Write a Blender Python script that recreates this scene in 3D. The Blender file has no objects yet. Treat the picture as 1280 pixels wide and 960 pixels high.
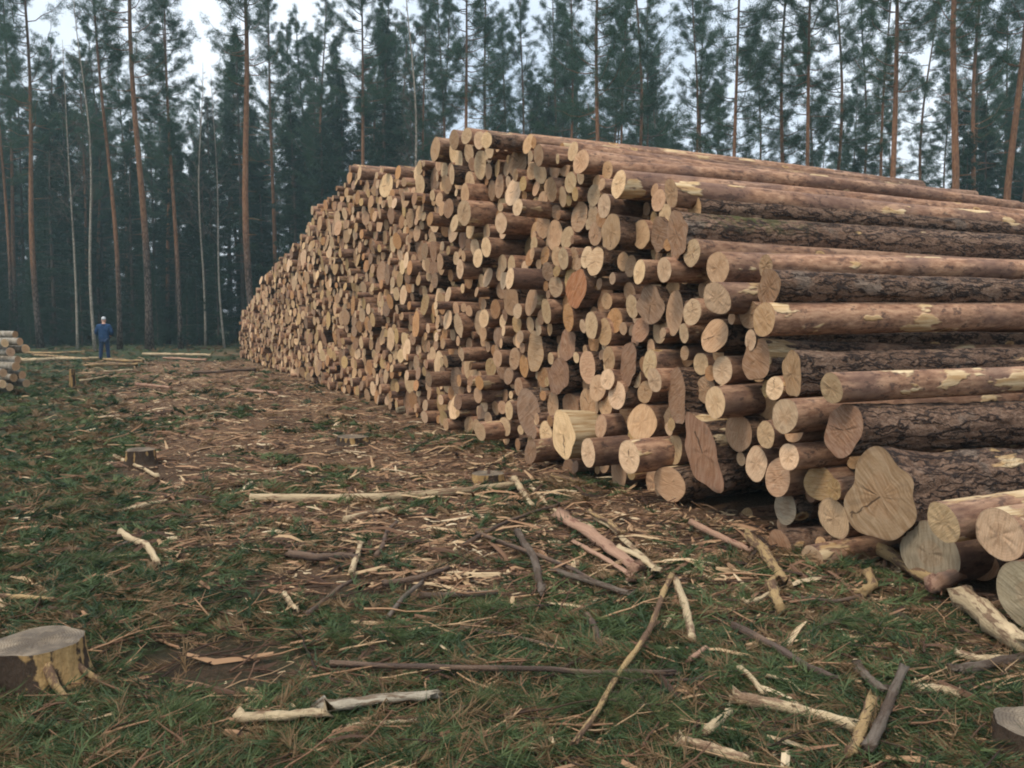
import bpy, math, random
import numpy as np
from mathutils import Matrix, Vector, Euler
PI = math.pi; R_ = math.radians
rng = np.random.default_rng(11); random.seed(5)
sc = bpy.context.scene; COL = sc.collection
# ------------------------------------------------------------------ camera model (pixels of the 1280 x 960 photograph)
F = 1100.0; PITCH = math.atan(80/1100.0); EYE = 1.6
def ray(px, py):
    u = (px-640)/F; v = (480-py)/F
    return np.array([u, math.cos(PITCH)+v*math.sin(PITCH), -math.sin(PITCH)+v*math.cos(PITCH)])
def on_ground(px, py, z=0.0):
    d = ray(px, py); k = (z-EYE)/d[2]
    return np.array([d[0]*k, d[1]*k, z])
def at_depth(px, py, Y):
    d = ray(px, py); k = Y/d[1]
    return np.array([d[0]*k, Y, EYE+d[2]*k])
# ------------------------------------------------------------------ numpy noise
def _h(ix, iy, iz):
    n = (ix*374761393 + iy*668265263 + iz*2147483647*0 + iz*1274126177) & 0xffffffff
    n = ((n ^ (n >> 13))*1274126177) & 0xffffffff
    n = n ^ (n >> 16)
    return (n & 0xffff)/32767.5-1.0
def noise3(p):
    p = np.asarray(p, dtype=np.float64); i = np.floor(p).astype(np.int64); f = p-i; f = f*f*(3-2*f)
    r = 0
    for dx in (0, 1):
        for dy in (0, 1):
            for dz in (0, 1):
                w = (f[..., 0] if dx else 1-f[..., 0])*(f[..., 1] if dy else 1-f[..., 1])*(f[..., 2] if dz else 1-f[..., 2])
                r = r + w*_h(i[..., 0]+dx, i[..., 1]+dy, i[..., 2]+dz)
    return r
def n2(x, y, s, seed=0):
    x = np.asarray(x, float); y = np.asarray(y, float)
    return noise3(np.stack([x*s, y*s, np.full_like(x, seed+.37)], -1))
def gz(x, y):                                                # height of the ground
    return .035*n2(x, y, .9, 1)+.022*n2(x, y, 2.3, 2)+.012*n2(x, y, 6, 3)+.10*n2(x, y, .13, 4)*np.clip((np.hypot(x, y)-14)/20, 0, 1)
def gz1(x, y): return float(gz(np.array([x]), np.array([y]))[0])
# ------------------------------------------------------------------ mesh helpers
def mk(name, V, quads=None, tris=None, mats=(), mi=None, attrs=None, parent=None, smooth=True, link=True):
    V = np.asarray(V, dtype=np.float32); me = bpy.data.meshes.new(name)
    nq = 0 if quads is None else len(quads); nt = 0 if tris is None else len(tris)
    me.vertices.add(len(V)); me.vertices.foreach_set('co', V.ravel())
    idx = []; 
    if nq: idx.append(np.asarray(quads, dtype=np.int32).ravel())
    if nt: idx.append(np.asarray(tris, dtype=np.int32).ravel())
    idx = np.concatenate(idx); me.loops.add(len(idx)); me.loops.foreach_set('vertex_index', idx)
    tot = np.concatenate([np.full(nq, 4, np.int32), np.full(nt, 3, np.int32)])
    st = np.concatenate([[0], np.cumsum(tot)[:-1]]).astype(np.int32)
    me.polygons.add(nq+nt); me.polygons.foreach_set('loop_start', st); me.polygons.foreach_set('loop_total', tot)
    me.polygons.foreach_set('use_smooth', np.full(nq+nt, smooth, dtype=bool))
    for m in mats: me.materials.append(m)
    if mi is not None: me.polygons.foreach_set('material_index', np.asarray(mi, np.int32))
    for k, v in (attrs or {}).items():
        v = np.asarray(v, np.float32)
        if v.ndim == 1: a = me.attributes.new(k, 'FLOAT', 'POINT'); a.data.foreach_set('value', v)
        else: a = me.attributes.new(k, 'FLOAT_VECTOR', 'POINT'); a.data.foreach_set('vector', v.ravel())
    me.update(); me.validate()
    o = bpy.data.objects.new(name, me)
    if link: COL.objects.link(o)
    if parent is not None: o.parent = parent
    return o
def tag(o, label=None, cat=None, group=None, kind=None):
    if label: o['label'] = label
    if cat: o['category'] = cat
    if group: o['group'] = group
    if kind: o['kind'] = kind
    return o
def empty(name, loc=(0, 0, 0), rz=0):
    o = bpy.data.objects.new(name, None); COL.objects.link(o); o.location = loc; o.rotation_euler = (0, 0, rz)
    o.empty_display_size = .1
    return o
def copy_tree(o, parent=None):
    c = o.copy(); COL.objects.link(c)
    if parent is not None: c.parent = parent
    for ch in list(o.children): copy_tree(ch, c)
    return c
def tube(P, rad, seg=8, wob=0, seed=0, cap=True):
    """tube through points P with a radius per point -> V, quads, tris"""
    P = np.asarray(P, float); n = len(P); rad = np.broadcast_to(rad, (n,)).astype(float)
    T = np.gradient(P, axis=0); T /= np.linalg.norm(T, axis=1)[:, None]+1e-9
    ref = np.array([0, 0, 1.]) if abs(T[0, 2]) < .9 else np.array([1., 0, 0])
    A = np.cross(T, ref); A /= np.linalg.norm(A, axis=1)[:, None]+1e-9; B = np.cross(T, A)
    th = np.linspace(0, 2*PI, seg, endpoint=False)
    ring = A[:, None, :]*np.cos(th)[None, :, None]+B[:, None, :]*np.sin(th)[None, :, None]
    rr = np.repeat(rad[:, None], seg, 1)
    if wob:
        s = np.arange(n)[:, None]*.6+th[None]*0
        rr = rr*(1+wob*noise3(np.stack([np.cos(th)[None]*1.3+s*0+seed, np.sin(th)[None]*1.3+s*0, s+seed*3.1], -1)))
    V = (P[:, None, :]+ring*rr[..., None]).reshape(-1, 3)
    i = np.arange(n-1)[:, None]*seg; j = np.arange(seg)[None]; k = (j+1) % seg
    Q = np.stack([i+j, i+k, i+seg+k, i+seg+j], -1).reshape(-1, 4)
    Tr = np.zeros((0, 3), int)
    if cap:
        V = np.vstack([V, P[:1], P[-1:]]); a = n*seg; b = a+1; j = np.arange(seg); k = (j+1) % seg
        Tr = np.vstack([np.stack([k, j, np.full(seg, a)], -1), np.stack([(n-1)*seg+j, (n-1)*seg+k, np.full(seg, b)], -1)])
    return V, Q, Tr
class Soup:
    def __init__(s): s.V = []; s.Q = []; s.T = []; s.n = 0
    def add(s, V, Q=None, T=None):
        s.V.append(np.asarray(V)); 
        if Q is not None and len(Q): s.Q.append(np.asarray(Q)+s.n)
        if T is not None and len(T): s.T.append(np.asarray(T)+s.n)
        s.n += len(V)
    def out(s): return np.vstack(s.V), (np.vstack(s.Q) if s.Q else None), (np.vstack(s.T) if s.T else None)
# ------------------------------------------------------------------ material helpers
class NT:
    def __init__(s, name, rough=.85, spec=.2):
        s.m = bpy.data.materials.new(name); s.m.use_nodes = True; s.t = s.m.node_tree; s.n = s.t.nodes; s.l = s.t.links
        s.b = s.n['Principled BSDF']; s.b.inputs['Roughness'].default_value = rough; s.b.inputs['Specular IOR Level'].default_value = spec
    def node(s, typ, **kw):
        o = s.n.new(typ)
        for k, v in kw.items(): setattr(o, k, v)
        return o
    def put(s, sock, v):
        if hasattr(v, 'links'): s.l.new(v, sock)
        elif v is not None: sock.default_value = v
    def attr(s, name, out='Fac'): return s.node('ShaderNodeAttribute', attribute_name=name).outputs[out]
    def math(s, op, a, b=None, c=None, clamp=False):
        o = s.node('ShaderNodeMath', operation=op, use_clamp=clamp); s.put(o.inputs[0], a); s.put(o.inputs[1], b); s.put(o.inputs[2], c); return o.outputs[0]
    def vmath(s, op, a, b=None):
        o = s.node('ShaderNodeVectorMath', operation=op); s.put(o.inputs[0], a); s.put(o.inputs[1], b); return o.outputs[0]
    def noise(s, vec, scale, detail=3, rough=.55, out=0):
        o = s.node('ShaderNodeTexNoise'); s.put(o.inputs['Vector'], vec); o.inputs['Scale'].default_value = scale
        o.inputs['Detail'].default_value = detail; o.inputs['Roughness'].default_value = rough; return o.outputs[out]
    def voro(s, vec, scale, feature='F1', out='Distance'):
        o = s.node('ShaderNodeTexVoronoi', feature=feature); s.put(o.inputs['Vector'], vec); o.inputs['Scale'].default_value = scale; return o.outputs[out]
    def step(s, v, a, b, lo=0., hi=1.):
        o = s.node('ShaderNodeMapRange', interpolation_type='SMOOTHSTEP'); s.put(o.inputs[0], v)
        s.put(o.inputs[1], a); s.put(o.inputs[2], b); s.put(o.inputs[3], lo); s.put(o.inputs[4], hi); return o.outputs[0]
    def mix(s, f, a, b, mode='MIX'):
        o = s.node('ShaderNodeMix', data_type='RGBA', blend_type=mode); s.put(o.inputs[0], f)
        for k, v in ((6, a), (7, b)):
            s.put(o.inputs[k], (*v, 1) if isinstance(v, tuple) and len(v) == 3 else v)
        return o.outputs[2]
    def ramp(s, f, stops, interp='LINEAR'):
        o = s.node('ShaderNodeValToRGB'); s.put(o.inputs[0], f); r = o.color_ramp; r.interpolation = interp
        while len(r.elements) < len(stops): r.elements.new(.5)
        for e, (p, c) in zip(r.elements, stops): e.position = p; e.color = (*c, 1)
        return o.outputs[0]
    def bump(s, h, dist=.01, strength=1., normal=None):
        o = s.node('ShaderNodeBump'); s.put(o.inputs['Height'], h); o.inputs['Distance'].default_value = dist; o.inputs['Strength'].default_value = strength
        if normal is not None: s.put(o.inputs['Normal'], normal)
        s.l.new(o.outputs[0], s.b.inputs['Normal']); return o.outputs[0]
    def color(s, c): s.put(s.b.inputs['Base Color'], (*c, 1) if isinstance(c, tuple) else c)
    def obj(s): return s.node('ShaderNodeTexCoord').outputs['Object']
    def rand(s): return s.node('ShaderNodeObjectInfo').outputs['Random']
def scl(nt, v, k): return nt.vmath('MULTIPLY', v, k)
# ---- bark of the pine logs: rough plates at the butt, flaky pink-brown skin higher up, torn strips of bare wood
def m_bark():
    t = NT('pine_bark', .85, .15); v = t.attr('lc', 'Vector'); bt = t.attr('bt'); rn = t.attr('rnd'); pe = t.attr('peel')
    wob = t.noise(v, 9, 3, .6, 1); 
    sca = t.node('ShaderNodeVectorMath', operation='SCALE'); t.l.new(wob, sca.inputs[0]); sca.inputs['Scale'].default_value = .09
    w = t.vmath('ADD', v, sca.outputs[0])
    wl = scl(t, w, (.20, 1, 1)); wm = scl(t, w, (.30, 1, 1))
    r1 = t.math('ABSOLUTE', t.math('SUBTRACT', t.noise(wl, 15, 2, .5), .5)); r2 = t.math('ABSOLUTE', t.math('SUBTRACT', t.noise(wm, 27, 3, .6), .5))
    fine = t.noise(scl(t, v, (.5, 1, 1)), 60, 4, .7)
    big = t.noise(v, 2.2, 2)
    crack = t.math('MULTIPLY', t.step(r1, .0, .075), t.step(r2, -.03, .05, .35, 1))
    plate = t.ramp(t.math('ADD', t.math('MULTIPLY', fine, .75), t.math('MULTIPLY', big, .35)), [(.3, (.045, .026, .017)), (.5, (.125, .072, .046)), (.68, (.22, .142, .096)), (.85, (.32, .255, .205))])
    plate = t.mix(t.math('MULTIPLY', t.step(t.noise(v, 3.5, 2), .58, .7), .25), plate, (.19, .19, .165))
    rough = t.mix(crack, (.022, .014, .011), plate)
    fl = t.noise(scl(t, v, (.35, 1, 1)), 26, 4, .65); st = t.noise(scl(t, v, (.12, 1, 1)), 10, 3, .6)
    sm = t.ramp(t.math('ADD', t.math('MULTIPLY', fl, .7), t.math('MULTIPLY', st, .4)), [(.34, (.08, .040, .026)), (.5, (.205, .108, .065)), (.62, (.32, .185, .112)), (.8, (.47, .30, .185))])
    sm = t.mix(t.math('MULTIPLY', t.step(t.noise(v, 1.3, 2), .48, .66), .65), sm, (.115, .07, .056))
    sm = t.mix(t.math('MULTIPLY', t.step(t.noise(scl(t, v, (.25, 1, 1)), 7, 5, .7), .53, .64), .6), sm, (.44, .27, .168))
    sm = t.mix(t.math('MULTIPLY', t.step(t.noise(scl(t, v, (.5, 1, 1)), 19, 4, .7), .55, .63), .8), sm, (.075, .045, .035))
    btn = t.step(t.math('ADD', bt, t.math('MULTIPLY', t.math('SUBTRACT', t.noise(v, 4, 3), .5), .8)), .3, .55)
    c = t.mix(btn, rough, sm)
    pk = t.noise(scl(t, v, (.4, 1, 1)), 3.6, 4, .6)
    pm = t.step(t.math('ADD', pk, pe), .70, .735)
    bare = t.mix(t.step(t.noise(scl(t, v, (.1, 1, 1)), 30, 3), .35, .7), (.36, .225, .105), (.60, .46, .28))
    c = t.mix(pm, c, bare)
    kn = t.voro(scl(t, t.vmath('ADD', v, (3.3, 1.7, .4)), (.6, 1, 1)), 2.4, 'F1'); km = t.step(t.math('ADD', kn, t.math('MULTIPLY', fine, .06)), .11, .135, 1., 0.)
    c = t.mix(km, c, t.mix(t.step(kn, .03, .09), (.16, .075, .03), (.46, .30, .14)))
    hs = t.node('ShaderNodeHueSaturation'); t.put(hs.inputs['Value'], t.math('MULTIPLY_ADD', rn, .5, .75)); t.put(hs.inputs['Color'], c); hs.inputs['Saturation'].default_value = 1.0
    moss = t.math('MULTIPLY', t.attr('moss'), t.step(t.noise(v, 14, 3), .42, .6))
    c = t.mix(moss, hs.outputs[0], (.075, .085, .025))
    t.color(c)
    h = t.mix(btn, t.math('ADD', t.math('MULTIPLY', crack, .8), t.math('MULTIPLY', fine, .5)), t.math('MULTIPLY', fl, .35))
    h2 = t.math('ADD', t.math('SUBTRACT', h, t.math('MULTIPLY', pm, .5)), t.math('MULTIPLY', km, .8))
    t.bump(h2, .016, .9)
    return t.m
def m_end():
    t = NT('sawn_wood', .8, .15); v = t.attr('ec', 'Vector'); tone = t.attr('tone', 'Vector'); rn = t.attr('rnd'); cz = t.attr('crk')
    sep = t.node('ShaderNodeSeparateXYZ'); t.l.new(v, sep.inputs[0]); y, z, s = sep.outputs
    wv = t.noise(v, 1.7, 2, .5); 
    r = t.math('SQRT', t.math('ADD', t.math('MULTIPLY', y, y), t.math('MULTIPLY', z, z)))
    rr = t.math('ADD', r, t.math('MULTIPLY', wv, .22))
    ring = t.math('SINE', t.math('MULTIPLY', rr, t.math('MULTIPLY_ADD', rn, 30, 55)))
    c = t.mix(t.math('MULTIPLY', t.step(ring, -.2, 1), .24), tone, t.mix(.55, tone, (.14, .065, .025)))
    heart = t.step(rr, t.math('MULTIPLY_ADD', rn, .3, .45), t.math('MULTIPLY_ADD', rn, .3, .55), 1., 0.)
    c = t.mix(t.math('MULTIPLY', heart, .33), c, t.mix(.6, tone, (.30, .13, .045)))
    # saw marks: bands across the face
    ca = t.math('COSINE', t.math('MULTIPLY', rn, 40)); sa = t.math('SINE', t.math('MULTIPLY', rn, 40))
    q = t.math('ADD', t.math('MULTIPLY', y, ca), t.math('MULTIPLY', z, sa))
    p = t.math('SUBTRACT', t.math('MULTIPLY', z, ca), t.math('MULTIPLY', y, sa))
    cmb = t.node('ShaderNodeCombineXYZ'); t.put(cmb.inputs[0], t.math('MULTIPLY', q, 7)); t.put(cmb.inputs[1], t.math('MULTIPLY', p, .7)); t.put(cmb.inputs[2], s)
    saw = t.noise(cmb.outputs[0], 2.2, 3, .6)
    c = t.mix(t.step(saw, .35, .7, 0., .35), c, t.mix(.5, tone, (.62, .52, .38)))
    c = t.mix(t.step(saw, .55, .28, 0., .45), c, t.mix(.6, tone, (.12, .07, .04)))
    dirt = t.noise(v, 2.6, 4, .65)
    c = t.mix(t.step(dirt, .56, .8, 0., .6), c, (.14, .09, .06))
    # drying cracks running out from the pith
    an = t.math('ARCTAN2', z, y)
    cn = t.math('ABSOLUTE', t.math('SUBTRACT', t.math('ADD', an, t.math('MULTIPLY', t.math('SUBTRACT', t.noise(v, 5, 2), .5), .5)), t.math('MULTIPLY_ADD', rn, 4, -2)))
    ck = t.math('MULTIPLY', t.step(t.math('MULTIPLY', cn, r), .012, .03, 1., 0.), t.step(r, t.math('MULTIPLY', cz, .9), t.math('MULTIPLY_ADD', cz, .9, .04), 1., 0.))
    c = t.mix(t.math('MULTIPLY', ck, .8), c, (.05, .03, .02))
    rim = t.step(r, .93, 1.0)
    c = t.mix(t.math('MULTIPLY', rim, .25), c, (.10, .055, .035))
    t.color(c); t.bump(t.math('ADD', t.math('MULTIPLY', saw, .8), t.math('MULTIPLY', t.noise(v, 14, 3), .3)), .006, .8)
    return t.m
BARK = m_bark(); END = m_end()
def m_wood(name, a, b, d, patch=.5, rough=.8):
    """stick: stripped wood a..b with scraps of bark d; PATCH: how much bark is left"""
    t = NT(name, rough, .2); v = t.attr('lc', 'Vector')
    st = t.noise(scl(t, v, (.12, 1, 1)), 60, 4, .65); c = t.mix(st, a, b)
    pk = t.noise(scl(t, v, (.35, 1, 1)), 11, 4, .65)
    c = t.mix(t.step(pk, 1-patch-.05, 1-patch+.04), c, t.mix(t.noise(v, 90, 3), d, tuple(min(1, x*2.4) for x in d)))
    t.color(c); t.bump(t.math('ADD', t.math('MULTIPLY', st, 1.2), t.math('ADD', t.noise(v, 130, 3), pk)), .008, 1.); return t.m
W_PALE = m_wood('stripped_pale_wood', (.32, .22, .115), (.62, .49, .31), (.12, .075, .045), .44)
W_YEL = m_wood('stripped_yellow_wood', (.27, .165, .07), (.47, .33, .16), (.085, .05, .03), .48)
W_SLAB = m_wood('weathered_slab_wood', (.24, .195, .14), (.50, .43, .32), (.10, .07, .045), .42)
W_BRN = m_wood('brown_stick_bark', (.10, .062, .042), (.19, .125, .085), (.05, .034, .026), .5)
W_GRY = m_wood('grey_stick_bark', (.085, .062, .046), (.20, .158, .12), (.05, .034, .024), .48)
W_PNK = m_wood('torn_pink_bark', (.27, .145, .095), (.46, .29, .19), (.12, .06, .04), .42)
# ---- ground
def m_ground():
    t = NT('forest_floor', .95, .1); v = t.obj(); g = t.attr('green'); ch = t.attr('chip'); so = t.attr('soil')
    n1 = t.noise(v, 1.6, 4, .6); n3 = t.noise(v, 24, 5, .7); n4 = t.noise(scl(t, v, (1, 1.6, 1)), 55, 4, .7)
    soil = t.ramp(n3, [(.3, (.026, .015, .009)), (.5, (.066, .039, .022)), (.7, (.13, .078, .043))])
    green = t.ramp(t.math('ADD', t.math('MULTIPLY', n4, .7), t.math('MULTIPLY', n1, .3)), [(.3, (.020, .024, .013)), (.5, (.045, .052, .026)), (.7, (.095, .095, .045))])
    chips = t.ramp(n4, [(.33, (.050, .030, .019)), (.5, (.16, .095, .056)), (.66, (.33, .205, .118))])
    c = t.mix(t.step(t.math('ADD', g, t.math('MULTIPLY', t.math('SUBTRACT', n1, .5), 1.2)), .3, .65), soil, green)
    c = t.mix(t.math('MULTIPLY', t.step(t.math('ADD', ch, t.math('MULTIPLY', t.math('SUBTRACT', n3, .5), 1.3)), .45, .75), .8), c, chips)
    c = t.mix(t.math('MULTIPLY', so, .85), c, t.ramp(n3, [(.3, (.022, .014, .009)), (.6, (.055, .034, .022)), (.8, (.085, .055, .035))]))
    t.color(c); t.bump(t.math('ADD', n3, t.math('MULTIPLY', n4, .5)), .05, .8); return t.m
# ------------------------------------------------------------------ ground sheet and its zones
def zones(x, y):
    """green / chip / soil weights of the clearing floor at metre coordinates"""
    k = np.where(y > .3, x/np.maximum(y, .3), 0)
    px = 640+F*k; py = 400+F*EYE/np.maximum(y, .5)
    inview = y > .5
    wob = n2(x, y, .55, 7)*70+n2(x, y, 1.6, 8)*35
    left = np.clip((150+(py-470)*.17-px+wob)/90+.5, 0, 1)
    bot = np.clip((py-690+wob*1.1-np.clip((px-700)/580, 0, 1)*40)/150+.5, 0, 1)*.85
    bot = np.clip(bot-.55*np.clip(n2(x, y, 1.5, 17)+.15, 0, 1)-.3*np.clip(n2(x, y, 3.7, 18), 0, 1), 0, 1)
    far = np.clip((y-33)/3, 0, 1)
    green = np.maximum(np.maximum(left, bot), far)
    patches = np.clip(n2(x, y, 1.1, 9)*1.6+.1, 0, 1)*.75
    green = np.maximum(green, patches)
    chip = np.clip(1.05-np.maximum(np.maximum(left*.92, bot*.72), far*.9)+n2(x, y, .8, 12)*.35+.5*np.exp(-((4.65-.43*y-x)/1.1)**2), .05, 1)
    chip = np.clip(chip+.7*np.exp(-(((px-745)/95)**2+((py-690)/55)**2))+.6*np.exp(-(((px-960)/90)**2+((py-730)/45)**2))+.5*np.exp(-(((px-1120)/110)**2+((py-830)/60)**2))+.4*np.exp(-(((px-540)/90)**2+((py-735)/45)**2)), .05, 1.3)
    soil = np.exp(-(((px-235)/130)**2+((py-845)/42)**2))*1.1
    soil = np.maximum(soil, np.exp(-(((px-400)/180)**2+((py-742)/22)**2))*.7)
    soil = np.maximum(soil, np.exp(-(((px-200)/60)**2+((py-590)/25)**2))*.7)
    soil = np.clip(soil+n2(x, y, 3, 13)*.25*(soil > .1), 0, 1)
    green = np.where(inview, green, 1); chip = np.where(inview, chip, .1); soil = np.where(inview, soil, 0)
    return green, chip, soil
def sp(n, lim, k): u = np.linspace(-1, 1, n); return np.sinh(u*k)/math.sinh(k)*lim
xs = sp(380, 420, 6.2); ys = sp(420, 420, 6.2)+5
GX, GY = np.meshgrid(xs, ys, indexing='ij'); gx = GX.ravel(); gy = GY.ravel()
i = np.arange(len(xs)-1)[:, None]*len(ys); j = np.arange(len(ys)-1)[None]
Q = np.stack([i+j, i+len(ys)+j, i+len(ys)+j+1, i+j+1], -1).reshape(-1, 4)
zg = gz(gx, gy); zo = zones(gx, gy)
gr = mk('ground', np.stack([gx, gy, zg], -1), Q, mats=[m_ground()], attrs={'green': zo[0], 'chip': zo[1], 'soil': zo[2]}); tag(gr, kind='structure')
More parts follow.
